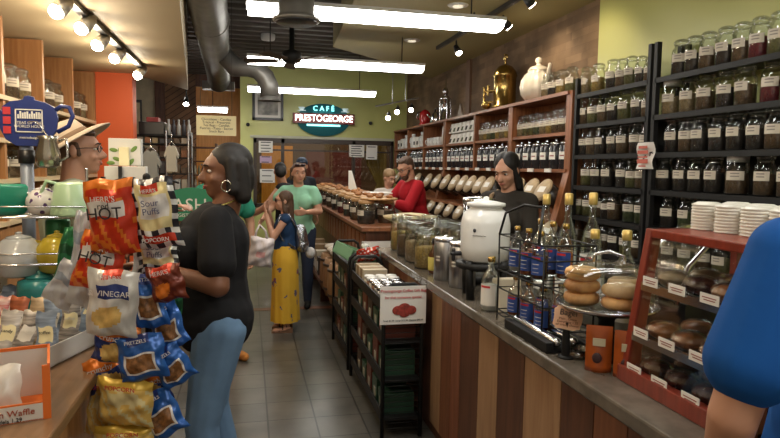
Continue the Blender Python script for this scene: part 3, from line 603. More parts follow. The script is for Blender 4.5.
# ------------------------------------------------------------------ RED DISPLAY CASE
yA,yB=1.20,1.72; xb,xt,xr=1.17,1.245,1.60; zb,zt=.98,1.47
t=thing('display_case','red-stained wooden countertop case of wrapped pastries','display case',(1.4,1.46,.98))
def panel(y0,y1): 
    q=MB(); 
    q.prism([(xb,zb),(xb+.05,zb),(xt+.04,zt),(xt,zt)],y0,y1,1); q.box((xr-.03,y0,zb),(xr,y1,zt)); q.box((xb,y0,zb),(xr,y1,zb+.04)); q.box((xt,y0,zt-.03),(xr,y1,zt)); return q
for y0,y1 in ((yB-.03,yB),(yA,yA+.03)): panel(y0,y1).build('side_frame',redw,t,bevel=.003)
q=MB(); q.box((xt,yA,zt-.028),(xr,yB,zt)); q.build('top_board',redw,t,bevel=.004)
q=MB(); q.box((xb-.005,yA-.01,zb),(xb+.03,yB+.0,zb+.05)); q.build('front_rail',redw,t,bevel=.003)
q=MB(); q.box((xb+.03,yA+.03,zb+.01),(xr-.03,yB-.03,zb+.03)); q.build('bottom_board',blk,t)
def fx(z): return xb+(xt-xb)*(z-zb)/(zt-zb)
for i,z in enumerate((1.13,1.29)):
    q=MB(); q.box((fx(z)+.01,yA+.03,z-.01),(xr-.03,yB-.03,z)); q.build('case_shelf',PL,t)
    q=MB(); q.box((fx(z)-.002,yA+.03,z-.014),(fx(z)+.012,yB-.03,z+.012)); q.build('shelf_rail',chrome,t)
q=MB(); q.add([(fx(zb+.05)+.006,yA+.03,zb+.05),(fx(zb+.05)+.006,yB-.03,zb+.05),(fx(zt-.03)+.006,yB-.03,zt-.03),(fx(zt-.03)+.006,yA+.03,zt-.03)],[(0,1,2,3)]); q.build('front_pane',glass('case_glass',(.95,.96,.95),.03,.02,.12),t)
for z in (zb+.045,1.14,1.30):
    for k,y in enumerate((yB-.08,yB-.2,yB-.33,yB-.45)):
        q=MB(); x=fx(z)-.008; q.box((x,y-.035,z-.004),(x+.002,y+.035,z+.024)); q.build('price_card',paper,t)
        q=MB(); q.box((x-.001,y-.026,z+.012),(x,y+.026,z+.0145)); q.box((x-.001,y-.022,z+.005),(x,y+.02,z+.0075)); q.build('price_print',MATS['tin_print'],t)
past=[mat('wrapped_brownie',(.10,.028,.02),.25,noise=.5,nscale=25),mat('wrapped_cookie',(.5,.18,.06),.3,noise=.4,nscale=25),mat('wrapped_cake',(.55,.40,.25),.3,noise=.3,nscale=20)]
for si,z in enumerate((1.01,1.13,1.29)):
    for k in range(4):
        for dpt in (0,1):
            y=yB-.09-k*.115; x=fx(z)+.07+dpt*.12; r_=(.045,.05,.028) if si!=1 else (.05,.046,.026)
            t2=thing('wrapped_pastry',f'wrapped pastry, {ORD[k]} from left, {"front" if not dpt else "back"} rank, {("bottom","middle","top")[si]} shelf of red case','pastry',(x,y,z),'wrapped pastries in the red case')
            q=MB(); q.ell((x,y,z+r_[2]),r_); q.build('pastry',past[(1 if si==1 else (k+si)%3 if si else 0)],t2)
            q=MB(); q.ell((x,y,z+r_[2]+.006),(r_[0]*1.14,r_[1]*1.12,r_[2]*1.05),seg=9,rings=6); q.sm=[False]*len(q.sm); q.build('wrapper',PL,t2)
# cups stacked on the case
for k in range(4):
    for lv in range(2):
        x=1.42+.0*lv; y=1.66-k*.10
        t2=thing('cup_stack',f'stack of plastic lids on red case, {ORD[k]} from left, {"back" if lv else "front"} rank','cups',(x+lv*.11,y,1.47),'plastic cup lids on the red case')
        q=MB(); pr=[]
        for j in range(9): pr+=[(.044,j*.0095),(.048,j*.0095+.003),(.044,j*.0095+.006)]
        pr.append((.03,.088)); q.lathe(pr,(x+lv*.11,y,1.47),20); q.build('lids',mat('milky_plastic',(.70,.69,.62),.35),t2)
# two curved chrome sneeze-guards / tong baskets behind the case
t=thing('curved_guard','curved clear bakery guard with chrome rim behind the red case','guard',(1.62,1.95,.98))
for y in (1.78,2.0):
    q=MB(); q.tube([(1.42,y,1.2),(1.46,y,1.33),(1.56,y,1.43),(1.70,y,1.46)],.009); q.build('rim',chrome,t)
q=MB(); pts=[(1.42,1.2),(1.46,1.33),(1.56,1.43),(1.60,1.46)]; q.add([(x,y,z) for y in (1.78,2.0) for x,z in pts],[(i,i+1,5+i,4+i) for i in range(3)]); q.build('hood_pane',PL,t)
q=MB(); q.box((1.45,1.77,.98),(1.6,2.01,1.2)); q.build('guard_base',blkp,t)
# ------------------------------------------------------------------ MERCH RACKS
def rack(y0,y1,label,H_=.95):
    x0,x1=.79,1.03; t=thing('merchandise_rack',label,'rack',((x0+x1)/2,(y0+y1)/2,0))
    for y in (y0,y1):
        q=MB(); q.tube([(x0,y,0),(x0,y,H_-.08),(x0+.01,y,H_-.03),(x0+.05,y,H_),(x1-.05,y,H_),(x1-.01,y,H_-.03),(x1,y,H_-.08),(x1,y,0)],.013,10); q.build('end_frame',blk,t)
    q=MB()
    for k in range(24):
        z=.06+k*.033; q.tube([(x0,y0,z),(x1,y0,z)],.0025,5)
    q.build('end_wires',blk,t)
    for z in (.12,.36,.60,.80):
        q=MB(); q.box((x0,y0,z-.012),(x1,y1,z)); q.box((x0-.004,y0,z-.02),(x0+.006,y1,z+.05)); q.build('shelf',blk,t)
    return t
rack(3.52,4.68,'black metal merchandise rack with the gift bag notice, nearest'); rack(4.82,5.72,'second black metal merchandise rack, behind the nearest one')
bxm=[mat('dark_green_box',(.02,.06,.035),.4),mat('dark_red_box',(.12,.03,.02),.4),mat('dark_brown_box',(.05,.03,.02),.5),mat('kraft_box',(.25,.16,.08),.6)]
bn=['dark green','dark red','dark brown','kraft brown']
for ri,(y0,y1) in enumerate(((3.56,4.64),(4.86,5.68))):
    for si,z in enumerate((.12,.36,.60)):
        n_=5 if ri==0 else 4
        for k in range(n_):
            y=y0+.1+(k)*(y1-y0-.12)/n_; ci=[0,0,1,0,2,1,0][(k+si+ri*2)%7]; h_=.13+.03*((k*7+si)%3)
            t2=thing('tea_box',f'{bn[ci]} box, {ORD[k]} from front, {("bottom","middle","upper")[si]} shelf of the {("nearest","second")[ri]} rack','box',(.91,y,z),'boxes on the merchandise racks')
            q=MB(); q.box((.81,y-.07,z),(1.01,y+.08,z+h_)); q.build('box_body',bxm[ci],t2,bevel=.003); q=MB(); q.box((.807,y-.035,z+.03),(.81,y+.02,z+.09)); q.build('paper_label',mat('pale_box_label',(.4,.38,.3),.6),t2)
k=0
for i in range(8):
    for j in range(3):
        y=3.62+i*.085; x=.84+j*.078
        if y>4.3: continue
        t2=thing('tea_caddy',f'silver-lidded tin, {ORD[i]} row from the notice, {("aisle","middle","counter")[j]} column on nearest rack','tin',(x,y,.80),'silver-lidded tins on top of the rack')
        q=MB(); q.lathe([(.036,0),(.037,.003),(.037,.07)],(x,y,.8),18); q.build('tin_body',[steel,mat('cream_tin',(.5,.45,.36),.4),mat('brown_tin',(.2,.09,.04),.4)][0 if i<4 else 1 if (i+j)%2 else 2],t2); q=MB(); q.lathe([(.039,.066),(.039,.082),(.034,.086),(.001,.087)],(x,y,.8),18); q.build('lid',chrome if i<6 else plw,t2)
for k in range(5):
    q=MB(); y=4.35+k*.07; q.box((.82,y,.8),(1.0,y+.06,.9)); tag(q.build('card_box',bxm[3] if k%2 else mat('cream_box',(.5,.42,.3),.6),bevel=.003),f'small carton behind the silver tins, {ORD[k]} from the front','box','small cartons on the nearest rack')
# rack notice
t=thing('rack_notice','white gift bag notice on the end of the nearest rack','notice',(.905,3.49,.70)); q=MB(); q.box((.762,3.492,.715),(1.045,3.497,.945)); q.build('sheet',paper,t,bevel=.0)
text('Prestogeorge Coffee Gift Bag',.0235,redink,t,(.904,3.489,.918),(pi/2,0,0)); text('for that someone special.',.0225,redink,t,(.904,3.489,.878),(pi/2,0,0))
text('Small $7.99  Large $15.99  Deluxe $49.99',.0145,ink,t,(.904,3.489,.738),(pi/2,0,0),name='small_print')
q=MB(); 
for x,z,r_ in ((.87,.80,.035),(.91,.815,.038),(.95,.80,.034),(.91,.785,.035)): q.ell((x,3.488,z),(r_,.002,.028))
q.build('printed_picture',mat('red_print',(.38,.05,.035),.6,noise=.6,nscale=60),t)
# green tray box and red bag on second rack
t=thing('tilted_carton','green and white open carton tilted on the second rack','carton',(.87,5.0,.8)); T=M.Translation((.86,5.05,.86))@M.Rotation(.4,4,'Y')@M.Rotation(.3,4,'Z')
q=MB(); q.box((-.13,-.17,0),(.13,.17,.012),T=T); q.box((-.13,-.17,0),(-.12,.17,.1),T=T); q.box((.12,-.17,0),(.13,.17,.1),T=T); q.box((-.13,-.17,0),(.13,-.16,.1),T=T); q.box((-.13,.16,0),(.13,.17,.1),T=T); q.build('box_body',mat('sage_box',(.16,.32,.18),.5),t)
q=MB(); q.box((-.1,-.172,.02),(.1,-.17,.06),T=T); q.build('paper_label',paper,t)
def bagmesh(w,h,T,pat,mats_,name,parent,depth=.03,nx=14,nz=18,crump=.006,seed=0):
    rd=random.Random(seed); ph=[rd.uniform(0,6.28) for _ in range(6)]; q=MB(); vs=[];N=nx*nz
    for s in (-1,1):
        for j in range(nz):
            for i in range(nx):
                u=i/(nx-1)*2-1; v=j/(nz-1)*2-1
                b=depth*(max(0,1-abs(u)**2.4)**.6)*(max(0,1-abs(v)**3)**.7)
                cr=crump*(sin(7*u+ph[0]+3*v)+sin(9*v+ph[1]-4*u)+.6*sin(15*u+11*v+ph[2]))*(1 if abs(u)<.99 and abs(v)<.99 else .25)
                ex=1-.05*(1-abs(v)**2)*1; vs.append((w/2*u*ex+.004*sin(5*v+ph[3]),s*b-cr*.9,h/2*v+.004*sin(5*u+ph[4])))
    fs=[];mi=[]
    for s in (0,1):
        for j in range(nz-1):
            for i in range(nx-1):
                a=s*N+j*nx+i; f=(a,a+1,a+nx+1,a+nx); fs.append(f if s==0 else f[::-1]); mi.append(pat((i+.5)/(nx-1),(j+.5)/(nz-1)))
    q.add(vs,fs,0,True,T); q.m=mi; return q.build(name,mats_,parent)
foil=lambda n,c,m_=.25: mat('foil_'+n,c,.28,m_)
fr,fo,fw,fbk,fcr,fbl,fbr,fy,fsil,fgr=foil('red',(.50,.035,.012)),foil('orange',(.62,.17,.02)),foil('white',(.66,.66,.66)),foil('black',(.02,.02,.03)),foil('cream',(.68,.60,.32)),foil('blue',(.02,.10,.36)),foil('brown',(.14,.025,.012)),foil('yellow',(.70,.48,.13)),foil('silver',(.42,.45,.50),.6),foil('green',(.02,.16,.06))
prz=mat('pretzel_brown',(.30,.13,.04),.5,noise=.7,nscale=70); chipm=mat('chip_yellow',(.72,.48,.15),.5,noise=.3,nscale=40)
q=None; t=thing('candy_bag','red and white candy bag on top of the second rack','bag',(.95,4.86,.82)); bagmesh(.19,.13,M.Translation((.94,4.80,.95))@M.Rotation(.5,4,'X')@M.Rotation(-.2,4,'Y'),lambda u,v:1 if (.35<v<.6 and .2<u<.8) or (u*5+v*3)%1<.2 else 0,[fr,fw],'wrapper',t,seed=3)
t=thing('tissue_bundle','white twisted tissue bundle beside the red candy bag','tissue',(.96,5.2,.82)); q=MB(); q.lathe([(.05,0),(.06,.04),(.03,.1),(.012,.13),(.03,.16),(.02,.17)],(.98,5.15,.82),14,flute=.15,nf=7); q.build('tissue',paper,t)
# barrels and low shelf farther on
wic=mat('barrel_wood',(.30,.17,.08),.6,col2=(.2,.1,.045),nscale=4,stretch=(20,20,1))
for k,(x,y,s_) in enumerate(((.93,6.05,1),(.93,6.42,1),(.93,6.8,.95))):
    t=thing('wooden_barrel',f'small wooden barrel below the rear counter, {ORD[k]} from the racks','barrel',(x,y,.28),'barrels below the rear counter')
    q=MB(); q.lathe([(.13*s_,0),(.155*s_,.1),(.16*s_,.2),(.155*s_,.3),(.135*s_,.4),(.12*s_,.4),(.12*s_,.36),(.001,.36)],(x,y,.28),22); q.build('staves',wic,t)
    for z in (.07,.32): q=MB(); q.lathe([(.151*s_,z),(.158*s_,z+.002),(.158*s_,z+.025),(.153*s_,z+.027)],(x,y,.28),22); q.build('hoop',mat('dark_hoop',(.08,.06,.05),.5,.5),t)
t=thing('low_display_bench','low dark bench holding the wooden barrels','bench',(.93,7.4,0)); q=MB(); q.box((.84,5.85,.24),(1.09,9.0,.28)); q.build('bench_top',dkw,t)
for y in (5.9,7.4,8.9):
    q=MB(); q.box((.86,y-.03,0),(1.07,y+.03,.24)); q.build('leg',dkw,t)
for k in range(7):
    y=7.65+k*.19; q=MB(); q.box((.86,y,.28),(1.06,y+.16,.5+.06*(k%3))); t=thing('gift_basket',f'wrapped gift box on the low bench, {ORD[k]} beyond the barrels','box',(.91,y,.28),'wrapped boxes on the low bench'); q.build('box_body',[bxm[2],mat('cream_box',(.5,.42,.3),.6),bxm[3]][k%3],t,bevel=.005); q=MB(); q.box((.855,y+.04,.33),(.86,y+.12,.44)); q.build('paper_label',paper,t)
for k in range(5):
    y=6.0+k*.24; t=thing('white_package',f'white wrapped package above the barrels, {ORD[k]} from the racks','package',(.95,y,.69),'white packages above the barrels'); q=MB(); q.ell((.95,y,.725),(.1,.12,.045)); q.build('wrapping',mat('cream_wrap',(.55,.48,.38),.5,noise=.2,nscale=20),t)
# ------------------------------------------------------------------ LIGHTS AND CEILING THINGS
lampm=mat('lamp_diffuser',(1,.97,.90),.5,emit=13)
def fluo(x0,x1,y,z,label,parts=2,dx=0):
    t=thing('fluorescent_light',label,'ceiling light',((x0+x1)/2,y,z))
    n_=parts; L=(x1-x0)/n_
    for k in range(n_):
        q=MB(); a=x0+k*L+.004; b=x0+(k+1)*L-.004; q.prism([(y-.13,z+.03),(y-.11,z-.015),(y-.05,z-.035),(y+.05,z-.035),(y+.11,z-.015),(y+.13,z+.03)],a,b,0); q.build('diffuser',lampm,t)
    q=MB(); q.box((x0-.01,y-.13,z+.03),(x1+.01,y+.13,z+.06)); q.build('housing',plw,t)
    for x in (x0+.25,x1-.25):
        q=MB(); q.cap((x,y,z+.05),(x,y,3.2 if x>.95 and y<9 else 3.5),.006); q.build('suspension_wire',blk,t)
fluo(0.0,2.05,4.9,2.83,'long white fluorescent light nearest the camera, across the aisle'); fluo(-.0,2.05,7.25,2.83,'long white fluorescent light, the middle one across the aisle'); fluo(0,2.02,9.95,2.83,'long white fluorescent light farthest back, before the green wall')
fluo(-1.9,-1.0,9.9,3.3,'unseen fluorescent light added in the rear left corner, behind the soffit',1); fluo(-.85,-.35,11.3,2.6,'short fluorescent light seen low in the rear left corner',1)  # the first, hidden lamp is added to brighten the rear plaster wall
def duct_tube(pts,r,t,name): q=MB(); q.tube(pts,r,22); return q.build(name,duct,t)
t=thing('ventilation_duct','big round grey duct running back under the dark ceiling with an elbow','duct',(-.35,7,3.05))
duct_tube([(-.33,3.4,3.12),(-.35,5.5,3.12),(-.40,8,3.1),(-.42,9.2,3.08),(-.43,9.8,2.99),(-.43,9.95,2.9)],[.18,.18,.18,.18,.17,.17],t,'main_duct')
bp_=[V((-.36,8.15,3.1))]+[at(x,y,Y=8.1) for x,y in ((236,68),(248,67),(258,70),(265,77),(269,86),(270,96))]; duct_tube(bp_,[.11,.12,.12,.12,.12,.12,.12],t,'branch_elbow')
q=MB(); q.lathe([(.1,.06),(.105,.05),(.13,.01),(.15,0),(.14,0),(.09,.05)],tuple(at(270,101,Y=8.1)),24); q.build('outlet_rim',duct,t)
q=MB(); q.box((-.68,9.85,2.8),(-.2,10.1,2.92)); q.build('end_box',duct,t)
for y in (4.5,6.6,8.6):
    q=MB(); q.lathe([(.185,0),(.19,.005),(.19,.03),(.185,.035)],(0,0,0),24,T=M.Translation((-.34-.01*(y-4),y,3.12))@M.Rotation(pi/2,4,'X')); q.build('joint_band',duct,t)
t=thing('drop_duct','short vertical duct with a flared round diffuser over the aisle','duct',(.335,4.45,2.65)); q=MB(); q.lathe([(.15,.0),(.165,.004),(.165,.02),(.14,.03),(.125,.05),(.125,.85)],(.335,4.45,2.66),30); q.build('pipe',duct,t); q=MB(); q.lathe([(.14,-.012),(.15,0),(.1,.004),(.1,-.004)],(.335,4.45,2.66),30); q.build('diffuser_ring',blkp,t)
c=V((.46,6.75,2.80)); t=thing('ceiling_fan','dark ceiling fan between the front two fluorescent lights','ceiling fan',c)
q=MB(); q.lathe([(.04,-.06),(.09,-.04),(.11,0),(.1,.06),(.03,.09),(.02,.75)],c,22); q.build('motor',blk,t)
for k in range(5):
    a=k*2*pi/5+.3; T=M.Translation(c)@M.Rotation(a,4,'Z')@M.Rotation(.15,4,'X'); q=MB(); q.box((.09,-.015,-.03),(.18,.015,-.022),T=T); q.prism([(.16,-.05),(.5,-.07),(.53,0),(.5,.07),(.16,.05)],-.035,-.025,2,T=T); q.build('blade',mat('dark_blade',(.05,.03,.02),.5),t)
q=MB(); c=at(268,38,Z=3.46); q.lathe([(.09,-.03),(.1,-.01),(.1,.05)],c,24); tag(q.build('ceiling_speaker',plw),'round white disc fitting on the dark ceiling','ceiling fitting')
for k,(x,y) in enumerate(((458,5),(412,40))):
    c=at(x,y,Z=3.2); t=thing('recessed_light',('recessed ceiling light nearer the camera in the olive ceiling','recessed ceiling light farther back in the olive ceiling')[k],'ceiling light',c); q=MB(); q.lathe([(.09,-.012),(.1,-.004),(.1,.0)],c,24); q.build('trim_ring',plw,t); q=MB(); q.lathe([(.05,-.02),(.05,-.012)],c,16); q.build('lens',mat('dim_lens',(.9,.8,.6),.4,emit=.6),t)
spotm=mat('spot_lens',(1,.9,.72),.4,emit=28)
def spot(p,d,label,track_z,power=26,size=80,group=None,bulb=False):
    p=V(p); d=V(d).normalized(); t=thing('track_spotlight',label,'spotlight',p,group)
    q=MB(); q.cap(p-d*.10,p,.03 if not bulb else .036,.042 if not bulb else .05,16,flat=True); q.ell(p-d*.1,(.03,.03,.03)); q.build('lamp_head',blkp if not bulb else mat('satin_silver',(.45,.43,.40),.35,.7),t)
    q=MB(); q.cap(p+d*.001,p+d*.006,.037,.037,16,flat=True) if not bulb else q.ell(p+d*.004,(.042,.042,.042)); q.build('lens',spotm,t)
    q=MB(); q.cap(p-d*.09,(p.x-d.x*.09,p.y-d.y*.09,track_z),.01); q.build('stem',blkp,t)
    li=bpy.data.lights.new('spot','POINT' if bulb else 'SPOT'); li.energy=power
    if not bulb: li.spot_size=R(size); li.spot_blend=.6
    if bulb: d=d*4
    li.energy*=1; li.color=(1,.82,.58); li.shadow_soft_size=.04
    lo=bpy.data.objects.new('spot_beam',li); C.objects.link(lo); lo.parent=t; lo.location=d*.02; lo.rotation_euler=d.to_track_quat('-Z','Y').to_euler()
for k,(x,y) in enumerate(((57,11),(82,28),(98,45),(115,58),(138,75))):
    spot(at(x,y,Z=2.49),(-.40,-.50,-.62),f'glowing track spotlight under the beige soffit, {ORD[k]} from the left',2.57,5,100,'spotlights on the soffit track',True)
for k,y in enumerate((3.2,2.7,2.1,1.5)):  # unseen spots added to brighten the teapots and snack bags
    spot((-.985,y,2.49),(-.40,-.50,-.62),f'added unseen spotlight of the soffit row, {ORD[k]} one nearer than the visible ones',2.57,9,100,'spotlights on the soffit track',True)
q=MB(); q.box((-1.03,1.2,2.565),(-.98,6.5,2.6)); tag(q.build('lighting_track',blkp),'track rail holding the row of soffit spotlights','lighting track')
spot(at(186,104,Z=2.47),(.0,-.6,-.8),'single spotlight hanging past the end of the beige soffit',3.5,8,90)
for k,(x,y,dx) in enumerate(((477,28,.5),(459,53,-.1),(509,27,.6),(532,5,.6))):
    if k in (0,1): spot(at(x,y,Z=3.0),(.15,-.55,-.8) if k==0 else (.2,-.6,-.8),('lit spotlight by the right end of the front fluorescent','lit spotlight beyond the front fluorescent')[k],3.15,12,100)
    else: spot(at(x,y,Z=3.05),(.7,.1,-.6),('dark-bodied spotlight aimed at the brick-like wood wall','spotlight near the top edge aimed at the green wall')[k-2],3.15,14,100)
a=at(440,70,Z=3.17); q=MB(); q.box((2.33,4.0,3.15),(2.37,7.6,3.19)); tag(q.build('lighting_track',blkp),'black track rail on the olive ceiling over the counter','lighting track')
for k,(x,y) in enumerate(((388,118),(397,112),(411,110))):
    p=at(x,y,Y=9.0); spot(p,(-.3,-.7,-.6),('left spotlight of the low rail before the back window','middle small spotlight of the low rail','right spotlight of the low rail beside the wooden unit')[k],p.z+.1,10 if k!=1 else 1,90)
a=at(375,108,Y=9.05);b=at(420,97,Y=9.05); q=MB(); q.cap((1.85,9.0,2.55),(2.5,9.0,2.7),.012); q.cap((2.1,9,2.62),(2.1,9,3.2),.006); q.cap((2.3,9,2.66),(2.3,9,3.2),.006); tag(q.build('lighting_rail',steel),'slanted hanging rail carrying three spotlights near the back','lighting track')
# ------------------------------------------------------------------ BACK WALL THINGS
t=thing('cafe_sign','lit oval cafe sign with name board on the green wall','sign',(1.42,11.95,2.4)); sc_=V((1.42,11.93,2.56))
q=MB(); q.lathe([(.5,-.03),(.5,.03)],(0,0,0),40,T=M.Translation(sc_+V((0,.01,-.02)))@M.Rotation(pi/2,4,'X')@M.Diagonal((1.02,.62,1,1))); q.build('oval_board',mat('teal_sign',(.015,.09,.10),.4,emit=.25),t)
q=MB(); q.box((.83,11.85,2.46),(2.02,11.90,2.66)); q.build('name_board',mat('maroon_sign',(.16,.02,.02),.4),t,bevel=.004)
neon=mat('neon_white',(1,.95,.85),.4,emit=3.5); neonc=mat('neon_cyan',(.25,.9,.9),.4,emit=2.2)
text('C A F É',.13,neonc,t,(1.42,11.88,2.75),(pi/2,0,0),ext=.01); text('PRESTOGEORGE',.175,neon,t,(1.425,11.84,2.56),(pi/2,0,0),ext=.006,wx=.86); 
q=MB(); q.box((1.1,11.87,2.42),(1.74,11.9,2.45)); q.build('light_bar',neonc,t)
for x in (1.0,1.84):
    q=MB(); q.lathe([(.03,0),(.065,.06),(.06,.06),(.001,.02)],(x,11.9,2.71),14); q.lathe([(.08,-.01),(.08,0)],(x,11.9,2.71),14); q.build('cup_emblem',mat('emblem_pale',(.5,.6,.6),.5,emit=.4),t)
t=thing('framed_picture','framed black and white picture high on the green wall','picture',(.37,11.95,2.4)); q=MB()
for a_,b_ in (((.08,11.95,2.50),(.66,11.99,2.55)),((.08,11.95,3.02),(.66,11.99,3.07)),((.08,11.95,2.5),(.13,11.99,3.07)),((.61,11.95,2.5),(.66,11.99,3.07))): q.box(a_,b_)
q.build('frame',blkp,t); q=MB(); q.box((.13,11.97,2.55),(.61,11.99,3.02)); q.build('mat_board',paper,t); q=MB(); q.box((.18,11.965,2.60),(.56,11.97,2.97)); q.build('print',mat('grey_print',(.45,.43,.38),.6,col2=(.1,.1,.1),nscale=6),t)
def flat_notice(x,z,w,h,label,lines,col=paper,Y=11.93):
    t=thing('window_notice',label,'notice',(x,Y,z)); q=MB(); q.box((x-w/2,Y-.003,z-h/2),(x+w/2,Y,z+h/2)); q.build('sheet',col,t)
    q=MB()
    for k in range(lines): zz=z+h*.38-k*h*.76/max(1,lines-1); q.box((x-w*.36,Y-.005,zz-.008),(x+w*(.36-.1*(k%2)),Y-.003,zz+.008))
    q.build('print_lines',ink,t); return t
flat_notice(.33,2.0,.26,.22,'white notice high at the left of the back window',4); flat_notice(.33,1.76,.22,.13,'pink and white poster in the middle left of the back window',2,mat('lilac_poster',(.5,.35,.5),.6)); flat_notice(.36,1.45,.28,.26,'white notice low at the left of the back window',3)
flat_notice(2.08,1.96,.3,.24,'white notice near the right end of the back window',5); flat_notice(2.38,1.94,.22,.28,'notice with dark photo beside the white one',2)
for k,x in enumerate((.0,2.35)):
    t=thing('security_camera',('tiny black camera below the framed picture','tiny black camera on the wall right of the cafe sign')[k],'camera',(x,11.97,2.42 if k==0 else 2.52)); q=MB(); q.cap((x,11.99,t.location.z),(x,11.93,t.location.z-.01),.03,.035,14); q.build('housing',blkp,t)
# hanging yellow category sign
t=thing('hanging_sign','cream hanging sign listing chocolates and candies above the crowd','sign',(-.33,7,2.07)); T0=(-.335,7.0,2.075)
q=MB(); q.box((-.545,7.0,1.965),(-.125,7.008,2.18)); q.build('board',paperc,t)
text('Chocolates - Candies\nTropical - Preserves\nTea Bags - Candles\nPastries - Pasta - Sauces\nSnack Bars',.036,ink,t,(-.335,6.998,2.074),(pi/2,0,0))
for x in (-.5,-.17): q=MB(); q.cap((x,7.004,2.18),(x,7.004,3.5),.002); q.build('suspension_wire',blk,t)
# ------------------------------------------------------------------ REAR LEFT SHELVES
t=thing('wire_shelving','dark wire shelving of packaged goods beyond the orange wall','shelf',(-1.2,8.3,0))
for x in (-1.45,-.98,-.72):
    q=MB(); q.cap((x,8.0,0),(x,8.0,2.05),.014); q.cap((x,8.5,0),(x,8.5,2.05),.014); q.build('upright_post',blk if x<-.99 else steel,t)
for z in (.5,.85,1.1,1.33,1.53,1.73,1.90,2.0):
    q=MB(); q.box((-1.45,8.0,z-.015),(-.72,8.5,z)); q.build('shelf_board',blk,t)
pk=[mat('pkg%d_wrap'%i,c,.5) for i,c in enumerate(((.45,.4,.32),(.12,.08,.05),(.3,.12,.05),(.5,.5,.48),(.06,.06,.07),(.35,.28,.15)))]
pkn=['beige','dark brown','rust','white','black','tan']
for si,z in enumerate((1.1,1.33,1.53,1.73,1.90)):
    for k in range(8):
        x=-1.4+k*.085; ci=random.randrange(6); h_=random.uniform(.07,.15) if z<1.9 else random.uniform(.05,.075); q=MB(); q.box((x,8.02,z),(x+.065,8.16,z+h_)); tag(q.build('food_packet',pk[ci],bevel=.006),f'{pkn[ci]} packet, {ORD[k]} from left, {ORD[4-si]} shelf down, rear wire shelving','packet','packets on the rear wire shelving')
q=MB(); q.box((-1.30,8.03,2.0),(-1.0,8.35,2.16)); tag(q.build('storage_box',blkp,bevel=.01),'large black box on top of the rear wire shelving','box')
q=MB(); q.box((-1.22,8.1,2.16),(-1.08,8.3,2.22)); tag(q.build('gift_box',mat('red_box',(.3,.02,.02),.5),bevel=.005),'small red box on top of the big black box','box')
for k in range(5):
    x=-.96+k*.06; q=MB(); q.lathe([(.025,0),(.025,.12),(.012,.15),(.012,.2)],(x,8.1,2.0),12); tag(q.build('goods_bottle',pk[4 if k%2 else 3]),f'bottle on the top rear shelf, {ORD[k]} right of the black box','bottle','bottles on the top rear shelf')
# second tall dark ladder-like shelf
t=thing('ladder_shelf','narrow dark ladder shelf right of the rear wire shelving','shelf',(-.6,9.2,0))
for x in (-.78,-.45):
    q=MB(); q.box((x-.015,9.2,0),(x+.015,9.5,1.95)); q.build('upright_panel',dkw,t)
for k,z in enumerate((.9,1.1,1.3,1.5,1.7,1.9)): q=MB(); q.box((-.78,9.2,z-.02),(-.45,9.5,z)); q.build('shelf_board',dkw,t)
for k in range(18):
    x=-.74+(k%6)*.052; z=(1.1,1.3,1.5)[k//6]; q=MB(); q.lathe([(.02,0),(.02,.08),(.01,.11),(.01,.13)],(x,9.26,z),10); tag(q.build('goods_bottle',pk[(k*5)%6]),f'small bottle, {ORD[k%6]} from left on the {("lower","middle","upper")[k//6]} ladder shelf','bottle','bottles on the ladder shelf')
# shirts hanging / posters
t=thing('framed_poster','narrow framed poster on the wall past the orange pillar','picture',(-1.9,10.5,1.9)); p=at(136,128,Y=11.5)
q=MB(); q.box((p.x-.09,11.5,1.75),(p.x+.1,11.53,2.75)); q.build('frame',blkp,t); q=MB(); q.box((p.x-.06,11.49,1.8),(p.x+.07,11.5,2.7)); q.build('print',mat('sepia_print',(.4,.3,.18),.6,noise=.5,nscale=5),t); t.location=(p.x,11.52,1.75)
for ch in t.children: ch.data.transform(M.Translation(V((-1.9,10.5,1.9))-t.location))
for (x0_,x1_,y0_,y1_,mt,lb) in ((141,160,150,186,mat('grey_tee',(.26,.26,.24),.8,col2=(.25,.25,.24),nscale=8),'grey printed T-shirt hanging by the left display'),(165,178,145,172,mat('offwhite_cloth',(.42,.39,.33),.9),'white long shirt hanging beside the rear wire shelving')):
    a=at(x0_,y0_,Y=6.6); b=at(x1_,y1_,Y=6.6); w=b.x-a.x; h_=a.z-b.z; q=MB(); cx=(a.x+b.x)/2
    pr=[(-.5,-.0),(-.5,.62),(-.62,.5),(-.75,.62),(-.4,.95),(-.15,1),(0,.95),(.15,1),(.4,.95),(.75,.62),(.62,.5),(.5,.62),(.5,0)]
    q.prism([(cx+u*w*.8,b.z+v*h_) for u,v in pr],6.58,6.66,1); t=thing('hanging_shirt',lb,'shirt',(cx,6.6,b.z)); q.build('garment',mt,t,bevel=.02); q=MB(); q.tube([(cx-w*.3,6.62,a.z-.01),(cx,6.62,a.z+.04),(cx+w*.3,6.62,a.z-.01)],.006); q.tube([(cx,6.62,a.z+.04),(cx,6.62,a.z+.12)],.004); q.build('hanger',chrome,t)
# ------------------------------------------------------------------ LEFT COUNTER
t=thing('checkout_table','brown wood table top at the lower left','table',(-1.2,2,0)); q=MB(); q.box((-2.0,.9,.86),(-.53,2.74,.9)); q.build('table_top',leftw,t,bevel=.006)
q=MB(); q.box((-1.95,.95,0),(-.58,2.7,.86)); q.build('cabinet',honey,t); q=MB(); q.box((-.58,2.62,0),(-.545,2.71,.86)); q.build('corner_post',dkw,t)
